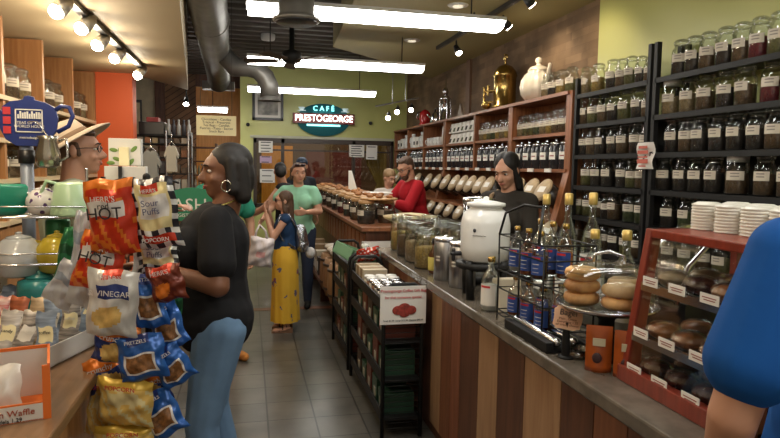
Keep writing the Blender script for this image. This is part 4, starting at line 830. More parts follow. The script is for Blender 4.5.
# candy tray
c0=at(52,374,Z=.9); c1=at(104,338,Z=.9)
t=thing('candy_tray','white open carton tray of wrapped candy bars on the table','tray',(-.907,2.63,.9))
T=M.Translation((-.907,2.63,.905))@M.Rotation(R(-18),4,'Z')
W2,D2=.27,.23
q=MB(); q.box((-W2,-D2,0),(W2,D2,.006),T=T); q.box((-W2,-D2,0),(W2,-D2+.005,.055),T=T); q.box((-W2,D2-.005,0),(W2,D2,.10),T=T); q.box((-W2,-D2,0),(-W2+.005,D2,.075),T=T); q.box((W2-.005,-D2,0),(W2,D2,.075),T=T); q.build('carton',mat('white_card',(.66,.64,.60),.6),t)
bars=[(.55,.40,.24),(.45,.03,.03),(.35,.45,.62),(.68,.64,.60),(.5,.14,.06),(.06,.05,.05)]
barn=['tan','red','pale blue','white','rust','black-striped']
bmats=[mat(f'{barn[i].replace(" ","_")}_wrapper',c_,.35,.15,col2=((.6,.55,.5) if i in (1,5) else tuple(x_*.4 for x_ in c_)),nscale=9,stretch=(1,1,8)) for i,c_ in enumerate(bars)]
for row in range(3):
    for k in range(7):
        ci=(k*2+row*3+k//3)%6; px_=-.225+k*.075; py_=-.12+row*.15
        t2=thing('candy_bar',f'{barn[ci]} wrapped candy bar, {ORD[k]} from left, {("front","middle","back")[row]} row of white tray','candy bar',T@V((px_,py_,.02)),'candy bars in the white tray')
        T2=T@M.Translation((px_,py_,.10+.016*row))@M.Rotation(R(-20+5*sin(k*2.3+row)),4,'X')@M.Rotation(R(14),4,'Z')@M.Rotation(.12*sin(k*1.7+row*2),4,'Y'); bagmesh(.072,.185,T2@M.Translation((0,0,0)),lambda u,v:1 if .42<v<.72 and .2<u<.8 else 0,[bmats[ci],paper if k%2 else MATS['cream_paper']],'wrapper',t2,depth=.010,nx=8,nz=14,crump=.0008,seed=k+row*9)
        text(('candy','nougat','toffee','crunch')[k%4],.017,ink if ci!=5 else paper,t2,T2@V((0,-.014,.014)),(T2.to_3x3()@M.Rotation(pi/2,3,'X')).to_4x4(),name='lettering')
# waffle box
t=thing('waffle_box','orange and white open Belgian waffle box at lower left edge','box',(-.9,2.05,.9)); T=M.Translation((-.785,1.96,.9))@M.Rotation(R(16),4,'Z')
om=mat('orange_card',(.72,.16,.02),.5); wc=MATS['white_card']
q=MB(); q.box((-.25,-.10,0),(.2,-.095,.05),1,T=T); q.box((-.25,-.10,.05),(.2,-.095,.055),0,T=T); q.box((.195,-.1,0),(.2,.12,.16),1,T=T); q.box((.194,-.1,.155),(.201,.12,.165),0,T=T); q.box((-.25,.115,0),(.2,.12,.16),1,T=T); q.box((-.25,.114,.155),(.2,.121,.165),0,T=T); q.box((-.25,-.1,0),(.2,.12,.004),0,T=T); q.box((.18,-.101,0),(.201,-.094,.16),0,T=T); q.build('carton',[om,wc],t)
q=MB(); q.prism([(-.3,0),(-.06,0),(-.06,.11),(-.12,.17),(-.3,.15)],-.106,-.1,1,T=T); q.build('side_flap',om,t)
text('Belgian Waffle',.026,mat('waffle_print',(.35,.06,.02),.5),t,T@V((.085,-.103,.03)),(T.to_3x3()@M.Rotation(pi/2,3,'X')).to_4x4()); text('stroopwafels 1.29',.016,ink,t,T@V((.07,-.103,.01)),(T.to_3x3()@M.Rotation(pi/2,3,'X')).to_4x4(),name='small_print')
q=MB(); q.lathe([(.02,0),(.02,.002)],(0,0,0),16,T=T@M.Translation((-.03,-.108,.033))@M.Rotation(pi/2,4,'X')); q.build('round_emblem',MATS['waffle_print'],t)
for k in range(3):
    t2=thing('wrapped_waffle',f'clear-wrapped waffle in the orange box, {ORD[k]} from left','waffle',T@V((-.17+k*.12,.0,.01)),'waffles in the orange box'); bagmesh(.11,.13,T@M.Translation((-.17+k*.12,.02,.075))@M.Rotation(-.5,4,'X'),lambda u,v:0,[mat('cello_white',(.62,.58,.52),.3,noise=.2,nscale=10)],'wrapper',t2,depth=.02,nx=8,nz=8,seed=k)
# white stacked cartons left
for k in range(3):
    z=[.9,1.03,1.14][k]; q=MB(); q.box((-1.5+.02*k,2.72-.3,z),(-.86-.035*k,2.74,z+[.128,.108,.1][k])) if 0 else q.box((-1.55,2.93,z),(-1.06-.01*k,3.08,z+[.128,.108,.1][k]))
    tag(q.build('white_carton',mat('cream_card',(.62,.57,.48),.6),bevel=.004),('plain white carton, bottom of the left stack','plain white carton, middle of the left stack','plain white carton, top of the left stack')[k],'box','white cartons at the left edge')
t=thing('back_ledge','wooden ledge behind the table carrying teapots and cartons','counter',(-1.2,2.95,0)); q=MB(); q.box((-1.9,2.76,.0),(-.62,3.1,.88)); q.build('cabinet',honey,t); q=MB(); q.box((-1.9,2.76,.88),(-.60,3.1,.9)); q.build('ledge_top',leftw,t)
# wire tea shelf stand
t=thing('wire_teapot_stand','thin wire stand with shelves of teapots and kettles','stand',(-.98,2.6,.9))
for x in (-1.3,-.68):
    q=MB(); q.cap((x,2.88,.9),(x,2.88,1.62),.006); q.build('upright',chrome,t)
for z in (1.225,1.42):
    q=MB(); 
    for k in range(6): y=2.78+k*.04; q.tube([(-1.3,y,z),(-.66,y,z)],.003,6)
    q.tube([(-1.3,2.76,z),(-.66,2.76,z),(-.66,2.99,z),(-1.3,2.99,z),(-1.3,2.76,z)],.004,6); q.tube([(-1.3,2.76,z+.045),(-.66,2.76,z+.045)],.003,6); q.build('wire_shelf',chrome,t)
def pot(c,r,h,m_,label,dirx=1,kind='teapot',lidm=None,spec=None):
    c=V(c); t=thing(kind,label,kind.replace('_',' '),c)
    q=MB(); q.lathe([(r*.55,0),(r*.8,h*.06),(r,h*.38),(r*.95,h*.58),(r*.6,h*.82),(r*.45,h*.86)],c,28); q.build('pot_body',spec or m_,t)
    q=MB(); q.lathe([(r*.47,h*.85),(r*.45,h*.89),(r*.15,h*.93),(r*.1,h*.95),(r*.14,h*.98),(r*.05,h)],c,20); q.build('lid',lidm or m_,t)
    q=MB(); q.tube([c+V((dirx*r*.85,0,h*.3)),c+V((dirx*r*1.25,-.0,h*.45)),c+V((dirx*r*1.45,0,h*.78))],[r*.2,r*.14,r*.1]); q.build('spout',m_,t)
    q=MB(); q.tube([c+V((-dirx*r*.75,0,h*.72)),c+V((-dirx*r*1.3,0,h*.78)),c+V((-dirx*r*1.42,0,h*.5)),c+V((-dirx*r*.95,0,h*.25))],r*.09); q.build('handle',m_,t); return t
pot(at(20,276,Y=2.86)*1,.105,.19,mat('grey_white_glaze',(.5,.52,.53),.15),'large pale grey teapot on the lower wire shelf',-1)
pot(at(58,272,Y=2.86),.088,.18,mat('yellow_glaze',(.50,.38,.04),.15),'yellow teapot beside the pale grey teapot',1)
p=at(43,205,Y=2.88)
dots=mat('polka_glaze',(.68,.66,.66),.15)
nt=dots.node_tree; vo=nt.nodes.new('ShaderNodeTexVoronoi'); vo.inputs['Scale'].default_value=30; tc=nt.nodes.new('ShaderNodeTexCoord'); nt.links.new(tc.outputs['Object'],vo.inputs[0]); cr_=nt.nodes.new('ShaderNodeValToRGB'); cr_.color_ramp.interpolation='CONSTANT'; cr_.color_ramp.elements[0].color=(.10,.05,.15,1); cr_.color_ramp.elements[1].position=.28; cr_.color_ramp.elements[1].color=(.68,.66,.66,1); nt.links.new(vo.outputs['Distance'],cr_.inputs[0]); nt.links.new(cr_.outputs[0],nt.nodes['Principled BSDF'].inputs['Base Color'])
pot((p.x,2.88,1.424),.066,.125,dots,'white polka-dot teapot on the upper wire shelf',1)
c=V((at(73,205,Y=2.84).x,2.84,1.424)); sg=mat('sage_enamel',(.36,.52,.33),.3); t=thing('watering_can','pale sage green watering can on the upper wire shelf','watering can',c)
q=MB(); q.lathe([(.088,0),(.088,.01),(.068,.13),(.055,.14),(.05,.135)],c,28); q.build('can_body',sg,t); q=MB(); q.tube([c+V((.06,0,.04)),c+V((.12,-.01,.075)),c+V((.165,-.02,.115))],[.026,.016,.02]); q.build('spout',sg,t); q=MB(); q.tube([c+V((-.05,0,.13)),c+V((-.10,0,.145)),c+V((-.125,0,.09)),c+V((-.08,0,.04))],.008); q.build('handle',sg,t)
c=V((at(6,208,Y=2.88).x,2.88,1.424)); q=MB(); q.lathe([(.07,0),(.085,.02),(.09,.12),(.08,.13)],c,4); tag(q.build('green_canister',mat('teal_green_enamel',(.02,.22,.14),.25),bevel=.01),'deep green square canister at the left of the upper wire shelf','canister')
p=at(40,306,Y=2.83); t=thing('teal_tea_urn','teal round pot with a short spout on the ledge beside the cartons','teapot',(p.x,2.83,.9)); c=V((p.x,2.83,.9)); tl=mat('teal_glaze',(.03,.20,.20),.2)
q=MB(); q.lathe([(.08,0),(.085,.02),(.085,.22),(.08,.25),(.05,.26)],c,26); q.build('pot_body',tl,t); q=MB(); q.lathe([(.055,.26),(.05,.27),(.015,.28),(.015,.29),(.001,.295)],c,20); q.build('lid',tl,t); q=MB(); q.cap(c+V((.05,-.06,.15)),c+V((.08,-.09,.16)),.016,.013); q.build('spout',tl,t)
p=at(57,195,Y=2.95); q=MB(); q.lathe([(.05,0),(.05,.16),(.045,.17)],(p.x,2.95,1.23),18); tag(q.build('green_tin',fgr),'dark green tin behind the yellow teapot','tin')
# hanging silver measuring cup
p=at(48,152,Y=2.98); t=thing('metal_jug','tarnished metal jug hanging by the blue teapot sign','jug',p); q=MB(); q.lathe([(.03,-.07),(.045,-.06),(.05,-.01),(.035,.05),(.045,.07),(.04,.07)],p,20); q.build('jug_body',mat('tarnished',(.38,.36,.3),.25,.9),t); q=MB(); q.tube([p+V((.045,0,.05)),p+V((.075,0,.06)),p+V((.08,0,-.02)),p+V((.045,0,-.04))],.006); q.build('handle',chrome,t); q=MB(); q.tube([p+V((0,0,.07)),p+V((-.04,0,.13)),p+V((-.075,0,.13))],.003); q.build('hook',chrome,t)
# pole and blue teapot sign
t=thing('teapot_sign','dark blue teapot-shaped sign on a grey pole','sign',(-.9,3.02,.9)); pc=at(27,122,Y=3.02); 
q=MB(); px=at(27,175,Y=3.04).x; q.cap((px,3.045,.9),(px,3.045,1.74),.027,flat=True,seg=18); q.build('pole',mat('grey_pole',(.26,.30,.38),.4,.2),t); q=MB(); q.cap((px,3.045,1.64),(px,3.045,1.70),.034,flat=True); q.build('pole_cap',blkp,t)
navy=mat('navy_enamel',(.015,.03,.16),.3)
S=.0046
def tp(u,v): return (pc.x+(u-27)*S,pc.z-(v-122)*S)
body=[(7,108),(14,103),(25,101),(26,98),(30,97),(34,98),(35,101),(44,103),(53,108),(55,118),(53,131),(46,140),(36,145),(18,145),(9,139),(4,128)]
q=MB(); q.prism([tp(*b_) for b_ in body][::-1],3.005,3.02,1); q.prism([tp(*b_) for b_ in ((6,112),(-2,105),(-8,108),(-2,120),(5,128))],3.007,3.018,1); q.build('teapot_board',navy,t,bevel=.002)
q=MB(); pts=[tp(53,110),tp(58,106),tp(65,107),tp(68,115),tp(64,125),tp(54,131)]; q.tube([(x,3.01,z) for x,z in pts],.010); q.build('board_handle',navy,t)
q=MB()
for a_,b_ in (((18,110),(42,111)),((18,131),(42,132)),((18,110),(19,132)),((41,110),(42,132))): (x0_,z0_),(x1_,z1_)=tp(*a_),tp(*b_); q.box((x0_,3.001,z1_),(x1_,3.004,z0_))
for i in range(11):
    u=20+i*2; h_=4+3*abs(sin(i*1.3)); (x0_,z0_),(x1_,z1_)=tp(u,119),tp(u+1.4,119-h_); q.box((x0_,3.001,z0_),(x1_,3.004,z1_))
q.build('skyline_emblem',paper,t)
x_,z_=tp(30,123); text('TEAS OF THE\nWORLD HOUSE',.0168,paper,t,(x_,3.003,z_-.008),(pi/2,0,0))
x_,z_=tp(30,137); text('metrodesigns',.015,paper,t,(x_,3.003,z_),(pi/2,0,0),name='small_print')
for v in (112,121,130):
    x_,z_=tp(11,v); q=MB(); q.box((x_-.015,3.001,z_-.016),(x_+.015,3.004,z_+.016)); q.build('red_character',mat('sign_red',(.5,.03,.04),.5),t)
# seed display cards
for k,(x0_,x1_,y0_,y1_,Y_,lb) in enumerate(((108,141,138,166,3.0,'white and green box display above the chip bags'),(104,146,166,182,2.9,'white folded card strip under the green box display'))):
    a=at(x0_,y0_,Y=Y_); b=at(x1_,y1_,Y=Y_); t=thing('card_display',lb,'display',(a.x/2+b.x/2,Y_,b.z)); q=MB(); q.box((a.x,Y_,b.z),(b.x,Y_+.06,a.z)); q.build('card_box',paper,t,bevel=.002)
    if k==0:
        w=b.x-a.x
        for i in range(7):
            q=MB()
            cx=a.x+w*((i*.37)%1*.85+.07); cz=b.z+(a.z-b.z)*((i*.53)%1*.8+.1); q.ell((cx,Y_-.001,cz),(.018,.002,.009),rot=M.Rotation(i*1.1,3,'Y')); q.build('leaf_print',mat('leaf_green',(.16,.28,.06),.6),t)
        q=MB(); q.box((a.x+w*.35,Y_-.02,b.z),(a.x+w*.65,Y_-.002,a.z-.04)); q.build('cream_insert',paperc,t)
    else:
        q=MB(); q.box((a.x+.06,Y_-.015,b.z),(a.x+.075,Y_-.004,a.z)); q.build('bracket',blkp,t)
q=MB(); p=at(125,182,Y=2.95); q.cap((p.x,2.98,.9),(p.x,2.98,p.z),.008); tag(q.build('display_pole',chrome),'thin pole holding up the card displays','pole')
# green cash register sign
p=at(192,207,Y=4.6); t=thing('register_sign','green rounded sign reading CASH hanging behind the woman','sign',p); q=MB(); n_=20
pr=[(p.x+.26*cos(pi*i/n_),p.z-.06+.2*sin(pi*i/n_)) for i in range(n_+1)]; q.prism(pr+[(p.x-.26,p.z-.1),(p.x+.26,p.z-.1)],4.6,4.62,1); q.build('board',mat('sign_green',(.02,.20,.10),.5),t)
text('CASH',.13,paper,t,(p.x-.06,4.597,p.z+.01),(pi/2,0,0)); text('REGISTER',.035,paper,t,(p.x-.06,4.597,p.z-.06),(pi/2,0,0),name='small_print')
q=MB(); q.cap((p.x,4.63,0),(p.x,4.63,p.z),.012); q.build('post',steel,t)
# left wall jars
for ri,(z,x0_) in enumerate(((2.08,0),(1.80,0),(1.53,0),(1.25,0))):
    for bi,(a,b) in enumerate(((3.74,ys[1]-.04),(ys[1]+.04,5.32),(5.40,6.16),(6.24,7.0))):
        n_=[5,6,5,5][bi]
        if a>b: continue
        n_=max(2,int((b-a)/.2))
        for k in range(n_):
            y=a+(k+.5)*(b-a)/n_; ci=(k+ri*2+bi)%5 if ri else (0,1,3,3,2)[k%5]
            place_jar('tea',(-1.68,y,z),f'tall jar, {ORD[k]} from left, {ORD[bi]} cubby, {("top","second","third","lowest")[ri]} shelf of left wall',ci,(1.45,1.45,1.12 if ri else 1.3),pi-.8,'jars on the left wall shelves')
finish_protos()
# ------------------------------------------------------------------ PEOPLE
def fab(n,c,ns=.15): return mat('cloth_'+n,c,.85,noise=ns,nscale=6,spec=.2)
def skinm(n,c): 
    m=mat('skin_'+n,c,.5,noise=.08,nscale=8); m.node_tree.nodes['Principled BSDF'].inputs['Subsurface Weight'].default_value=.0; return m
def hairm(n,c,c2): return mat('hair_'+n,c,.62,col2=c2,nscale=14,stretch=(6,6,1))
def blob(q,name,mats_,parent,vox=.008,it=4):
    o=q.build(name,mats_,parent); r=o.modifiers.new('r','REMESH'); r.mode='VOXEL'; r.voxel_size=vox; r.use_smooth_shade=True
    if it: s=o.modifiers.new('s','SMOOTH'); s.factor=.5; s.iterations=it
    dg=bpy.context.evaluated_depsgraph_get(); me=bpy.data.meshes.new_from_object(o.evaluated_get(dg)); o.modifiers.clear(); o.data=me
    for p in me.polygons: p.use_smooth=True; 
    return o
class Person:
    def __init__(s,label,loc,rz,h,skin,pose=None,head=(0,0),wide=1.0,bust=0,belly=0,vox=.009,curl=.5,lean=0):
        s.t=thing('person',label,'person',loc); k=h/1.70; s.k=k; s.vox=vox; s.w=wide; s.loc=V(loc)
        s.W=M.Translation(V(loc))@M.Rotation(rz,4,'Z')@M.Scale(k,4)
        J=dict(pel=(0,0,.93),waist=(0,0,1.07),chest=(0,0,1.27),neck=(0,-.005,1.43),head=(0,.025,1.575))
        for sd,sg in (('L',-1),('R',1)):
            J['sh'+sd]=(sg*(.165+.01*(wide-1)),0,1.368);J['el'+sd]=(sg*.215,-.02,1.11);J['wr'+sd]=(sg*.22,.06,.87)
            J['hip'+sd]=(sg*.085*min(wide,1.25),0,.90);J['kn'+sd]=(sg*.095*min(wide,1.2),.015,.49);J['an'+sd]=(sg*.1,-.02,.075);J['toe'+sd]=(sg*.12,.12,.03)
        if lean:
            for n in ('waist','chest','neck','head','shL','shR','elL','elR','wrL','wrR'):
                p=V(J[n])-V((0,0,.93)); J[n]=tuple(M.Rotation(-lean,3,'X')@p+V((0,0,.93)))
        J.update(pose or {}); s.J={n:V(p) for n,p in J.items()}
        s.HM=M.Translation(s.J['head'])@M.Rotation(head[0],4,'Z')@M.Rotation(head[1],4,'X')
        s.bust=bust; s.belly=belly; s.curl=curl; s.lean=lean
        q=MB(); s.torso(q,0); s.legs(q,0); s.arms(q,0); s.headp(q); s.world(q); s.skin=skin
        s.body=blob(q,'body',skin,s.t,vox,3)
        s.face()
    def world(s,q): q.v=[s.W@v for v in q.v]
    def torso(s,q,e,lo=None):
        J=s.J;w=s.w; c=J['chest']; ws=J['waist']; p=J['pel']; rot=M.Rotation(-s.lean,3,'X')
        q.ell(c+rot@V((0,0,-.01)),(.148*w+e,.105*w**.8+e,.165+e),rot=rot); q.ell(ws,(.128*w+e,.095*w+e,.14+e),rot=rot); q.ell(p,(.16*w+e,.118*w+e,.12+e))
        for sd in 'LR': q.cap(J['neck']+rot@V((0,0,-.05)),J['sh'+sd],.05+e,.050+e*.8)
        q.cap(ws,p,.118*w+e,.14*w**.9+e); q.cap(c,ws,.125*w+e,.11*w+e)
        if s.bust:
            for sg in (-1,1): q.ell(c+rot@V((sg*.07*w,.085*w,-.02)),(.065*w+e,.06*s.bust+.02+e,.07*w+e))
        if s.belly: q.ell((ws+p)/2+V((0,.05,.0)),(.13*w+e,.06+.08*s.belly+e,.13+e))
    def legs(s,q,e,to=1.0,flare=0):
        J=s.J; w=min(s.w,1.3)
        for sd in 'LR':
            h,k,a,tt=(J[n+sd] for n in('hip','kn','an','toe')); q.cap(h,k,.088*w+e,.055*w**.6+e+flare/2)
            if to>0: e2=k+(a-k)*min(to,1); q.cap(k,k+(e2-k)*.4,.055*w**.6+e+flare/2,.052*w**.5+e+flare); q.cap(k+(e2-k)*.4,e2,.052*w**.5+e+flare,.036+e+flare)
            if e==0: q.cap(a+V((0,-.02,-.03)),tt,.034,.026)
    def arms(s,q,e,to=2.0,hands=True):
        J=s.J; w=min(s.w,1.25)
        for sd in 'LR':
            a,b,c=(J[n+sd] for n in('sh','el','wr'))
            if to<=1: q.cap(a,a+(b-a)*to,.048*w+e*.7,.043*w+e*1.5)
            else:
                q.cap(a,b,.048*w+e*.7,.04*w+e); q.cap(b,b+(c-b)*(to-1),.04*w+e,.027+(2-to)*.012+e)
            if e==0 and hands: s.hand(q,b,c,-1 if sd=='L' else 1,sd)
    def hand(s,q,el,wr,sg,sd):
        d=(wr-el).normalized(); side=s.J.get('palm'+sd); n=(V(side) if side is not None else V((-sg,0,0))); n=(n-d*n.dot(d)).normalized(); b=d.cross(n).normalized()   # n palm normal, b across knuckles
        if b.dot(V((0,1,.6)))<0: b=-b      # thumb side towards front / up
        for i,(o,L) in enumerate(((.03,.078),(.01,.086),(-.01,.08),(-.029,.062))):
            kn=wr+d*.088+b*o; q.cap(wr+d*.01+b*o*.6,kn,.0125,.0105,8)
            c=s.curl*(1+.12*i); d1=(d*cos(c*.6)+n*sin(c*.6)); d2=(d*cos(c*1.5)+n*sin(c*1.5)); d3=(d*cos(c*2.1)+n*sin(c*2.1))
            p1=kn+d1*L*.45; p2=p1+d2*L*.33; q.cap(kn,p1,.0095,.0085,8); q.cap(p1,p2,.0085,.008,8); q.cap(p2,p2+d3*L*.22,.008,.0065,8)
        t0=wr+d*.03+b*.022; t1=t0+(d*.6+b*.7+n*.35).normalized()*.042; q.cap(t0,t1,.013,.011,8); q.cap(t1,t1+(d*.85+b*.25+n*.4).normalized()*.035,.011,.008,8)
    def headp(s,q):
        Hm=s.HM; r=Hm.to_3x3()
        def e(c,rr,rot=None): q.ell(Hm@V(c),rr,rot=r@rot if rot else r,seg=20,rings=14)
        e((0,-.012,.028),(.074,.092,.088)); e((0,.028,-.03),(.060,.066,.082)); e((0,.055,-.085),(.032,.032,.026)); e((0,.06,.03),(.052,.03,.04))
        q.cap(Hm@V((0,.088,.012)),Hm@V((0,.112,-.026)),.009,.0145,10); q.ell(Hm@V((0,.1,-.03)),(.019,.012,.01),rot=r)
        for sg in (-1,1): e((sg*.076,-.012,-.005),(.011,.02,.031)); e((sg*.036,.062,-.028),(.026,.022,.024)); q.cap(Hm@V((sg*.012,.09,.03)),Hm@V((sg*.045,.078,.03)),.009,.007,8)
        e((0,.084,-.058),(.026,.013,.014))
        q.cap(s.J['neck']+V((0,0,-.06)),Hm@V((0,-.02,-.06)),.057*min(s.w,1.15),.052*min(s.w,1.15))
    def face(s,glasses=None):
        Hm=s.W@s.HM
        for sg in (-1,1):
            q=MB(); q.ell((sg*.031,.0755,.008),(.0135,.010,.0075),seg=12,rings=8); q.v=[Hm@v for v in q.v]; ey=q.build('eye',mat('eye_white',(.65,.62,.58),.3),s.t)
            q=MB(); q.ell((sg*.031,.0845,.008),(.0065,.0028,.0065),seg=10,rings=6); q.v=[Hm@v for v in q.v]; q.build('iris',mat('eye_dark',(.03,.015,.01),.2),ey)
            q=MB(); q.tube([(sg*.014,.0955,.03),(sg*.032,.094,.036),(sg*.052,.083,.03)],[.003,.004,.002],6); q.v=[Hm@v for v in q.v]; q.build('eyebrow',mat('brow_dark',(.04,.02,.012),.7),s.t)
        q=MB(); q.tube([(-.023,.088,-.054),(-.01,.0955,-.0575),(0,.097,-.0565),(.01,.0955,-.0575),(.023,.088,-.054)],[.002,.0045,.004,.0045,.002],8); q.tube([(-.02,.088,-.057),(0,.0955,-.065),(.02,.088,-.057)],[.002,.006,.002],8); q.v=[Hm@v for v in q.v]; q.build('mouth',mat('lip_red',(.38,.12,.09),.45),s.t)
    def wear(s,name,ma,fn,vox=None,it=5,cut=None,label=None):
        q=MB(); fn(q); s.world(q); o=blob(q,name,ma,s.t,vox or s.vox,it)
        if cut is not None:   # clean hem: trim below the local height
            bm=bmesh.new(); bm.from_mesh(o.data); z=(s.W@V((0,0,cut))).z-s.loc.z
            bmesh.ops.bisect_plane(bm,geom=bm.verts[:]+bm.edges[:]+bm.faces[:],plane_co=(0,0,z),plane_no=(0,0,-1),clear_outer=True); bm.to_mesh(o.data); bm.free()
            for p in o.data.polygons: p.use_smooth=True
        if label: o['label']=label
        return o
    def top(s,ma,sleeve=.55,e=.014,name='shirt',cut=.86,extra=None,it=5,strap=False):
        def fn(q):
            s.torso(q,e); 
            if not strap: s.arms(q,e+.004,sleeve,False)
            if extra: extra(q)
        return s.wear(name,ma,fn,cut=cut,it=it)
    def trousers(s,ma,e=.012,to=1.0,name='jeans',flare=0):
        def fn(q):
            s.legs(q,e,to,flare); q.ell(s.J['pel'],(.16*s.w+e,.118*s.w+e,.1+e)); 
        return s.wear(name,ma,fn)
    def shoes(s,ma):
        for sd in 'LR':
            a,t_=s.J['an'+sd],s.J['toe'+sd]
            s.wear('shoe',ma,lambda q:(q.cap(a+V((0,-.03,-.03)),V((t_.x,t_.y+.02,.035)),.042,.036),q.cap(a+V((0,-.03,-.035)),a+V((0,0,.01)),.04,.038)))
    def headmesh(s,name,ma,fn,vox=.007,it=4,label=None,rem=True):
        q=MB(); fn(q); Hm=s.W@s.HM; q.v=[Hm@v for v in q.v]
        o=blob(q,name,ma,s.t,vox,it) if rem else q.build(name,ma,s.t)
        if label: o['label']=label
        return o
def h_short(q): q.ell((0,-.026,.045),(.078,.092,.082)); q.ell((0,-.058,-.0),(.066,.05,.066)); q.ell((0,.03,.092),(.056,.04,.024))
def h_bob(q):
    q.ell((0,-.028,.045),(.084,.098,.086)); q.ell((0,-.07,-.02),(.078,.06,.10))
    for sg in (-1,1): q.cap((sg*.066,-.01,.05),(sg*.076,-.008,-.075),.024,.028); q.cap((sg*.06,-.05,.03),(sg*.066,-.055,-.105),.04,.038)
def h_long(q,L=.3,w=1.):
    q.ell((-.022,-.028,.046),(.062,.092,.084)); q.ell((.022,-.028,.046),(.062,.092,.084)); q.cap((0,-.06,.0),(0,-.085,-L),.066,.05*w)
    for sg in (-1,1): q.cap((sg*.064,.012,.06),(sg*.073,-.01,-.12),.016,.024); q.cap((sg*.066,-.03,-.08),(sg*.072,-.04,-L),.03,.018)
sk_d,sk_l,sk_m=skinm('deep',(.20,.085,.045)),skinm('light',(.55,.29,.19)),skinm('tan',(.46,.235,.145))
hb,hbr,hbl=hairm('black',(.009,.006,.005),(.004,.003,.003)),hairm('brown',(.10,.05,.025),(.05,.025,.014)),hairm('blonde',(.35,.22,.11),(.22,.13,.06))
# woman in black, facing the chip rack
P=Person('woman in black T-shirt and blue jeans standing beside the chip rack',(-.155,2.86,0),R(97),1.745,sk_d,wide=1.16,bust=1.0,belly=.55,vox=.0085,head=(R(8),R(-3)),curl=.7,
  pose=dict(head=(0,-.055,1.575),neck=(0,-.045,1.43),elL=(-.27,.0,1.12),wrL=(-.17,.235,1.185),elR=(.27,.05,1.13),wrR=(.17,.26,1.2),palmL=(0,-.1,-1),palmR=(0,-.1,-1),hipL=(-.1,-.02,.9),knL=(-.11,.06,.49),anL=(-.12,.02,.075),toeL=(-.13,.16,.03),hipR=(.1,0,.9),knR=(.11,-.0,.49),anR=(.12,-.1,.075),toeR=(.13,.04,.03)))
P.top(fab('black',(.012,.012,.014)),.66,.016,cut=.80,extra=lambda q:(q.ell((0,-.015,.93),(.20,.165,.17)),q.cap((0,.03,1.1),(0,.02,.9),.14,.15)),it=7)
P.trousers(fab('denim',(.17,.29,.46),.3),.014); P.shoes(fab('shoe_white',(.5,.5,.5)))
P.headmesh('hair',hb,h_bob)
for sg in (-1,1): P.headmesh('hoop_earring',mat('silver_jewel',(.7,.68,.6),.2,1),lambda q:q.tube([(sg*.096,.022+.021*sin(a*pi/8),-.058+.024*cos(a*pi/8)) for a in range(17)],.003,6),rem=False)
P.wear('necklace',mat('gold_chain',(.6,.5,.15),.3,.8),lambda q:q.tube([(.085*sin(a*pi/10),-.02+.085*cos(a*pi/10)*(1),1.43-.028*cos(a*pi/10)) for a in range(21)],.0045,6),vox=.003,it=0)
# hat man
P=Person('man in a beige brimmed hat, glasses and pale green shirt by the teapots',(-.90,3.55,0),R(-75),1.845,sk_l,head=(R(-10),R(2)),wide=1.15,vox=.0085,
  pose=dict(elR=(.24,.12,1.12),wrR=(.12,.36,1.12),elL=(-.25,.12,1.16),wrL=(-.1,.42,1.27),palmL=(0,-.2,-1),palmR=(0,0,-1)))
P.top(fab('sage',(.42,.47,.37)),.6,.02,cut=.84); P.trousers(fab('khaki',(.25,.2,.13))); P.shoes(fab('shoe_brown',(.08,.05,.03)))
P.headmesh('hair',hbr,lambda q:(q.ell((0,-.035,.02),(.079,.088,.075)),q.ell((0,.03,.085),(.06,.05,.025)),q.cap((.07,0,.03),(.074,.01,-.02),.012),q.cap((-.07,0,.03),(-.074,.01,-.02),.012)))
hatc=mat('hat_canvas',(.55,.45,.34),.85,noise=.12,nscale=12)
def hat(q):
    T=M.Rotation(R(32),4,'X')
    q.lathe([(.085,.05),(.092,.06),(.09,.1),(.075,.145),(.03,.158),(.001,.16)],(0,-.02,0),28,sx=.98,sy=1.18,T=T); q.lathe([(.088,.052),(.155,.050),(.19,.034),(.191,.04),(.155,.057),(.09,.066)],(0,-.01,0),36,sx=.95,sy=1.08,T=T)
P.headmesh('hat',hatc,hat,rem=False); P.headmesh('hat_band',mat('band_brown',(.2,.13,.08),.8),lambda q:q.lathe([(.094,.062),(.096,.065),(.095,.085),(.092,.086)],(0,-.02,0),28,sx=.98,sy=1.18,T=M.Rotation(R(32),4,'X')),rem=False)
def gl(q):
    for sg in (-1,1):
        q.tube([(sg*.034+.022*cos(a*pi/6),.103-.01*abs(sg*.034+.022*cos(a*pi/6))/.05,.008+.016*sin(a*pi/6)) for a in range(13)],.0022,6); q.tube([(sg*.056,.095,.012),(sg*.08,.04,.012),(sg*.08,-.01,.008)],.0022,6)
    q.tube([(-.012,.106,.012),(.012,.106,.012)],.0022,6)
P.headmesh('glasses',blkp,gl,rem=False)
P.headmesh('moustache',mat('grey_stubble',(.22,.16,.12),.8),lambda q:q.ell((0,.095,-.044),(.024,.006,.006)))
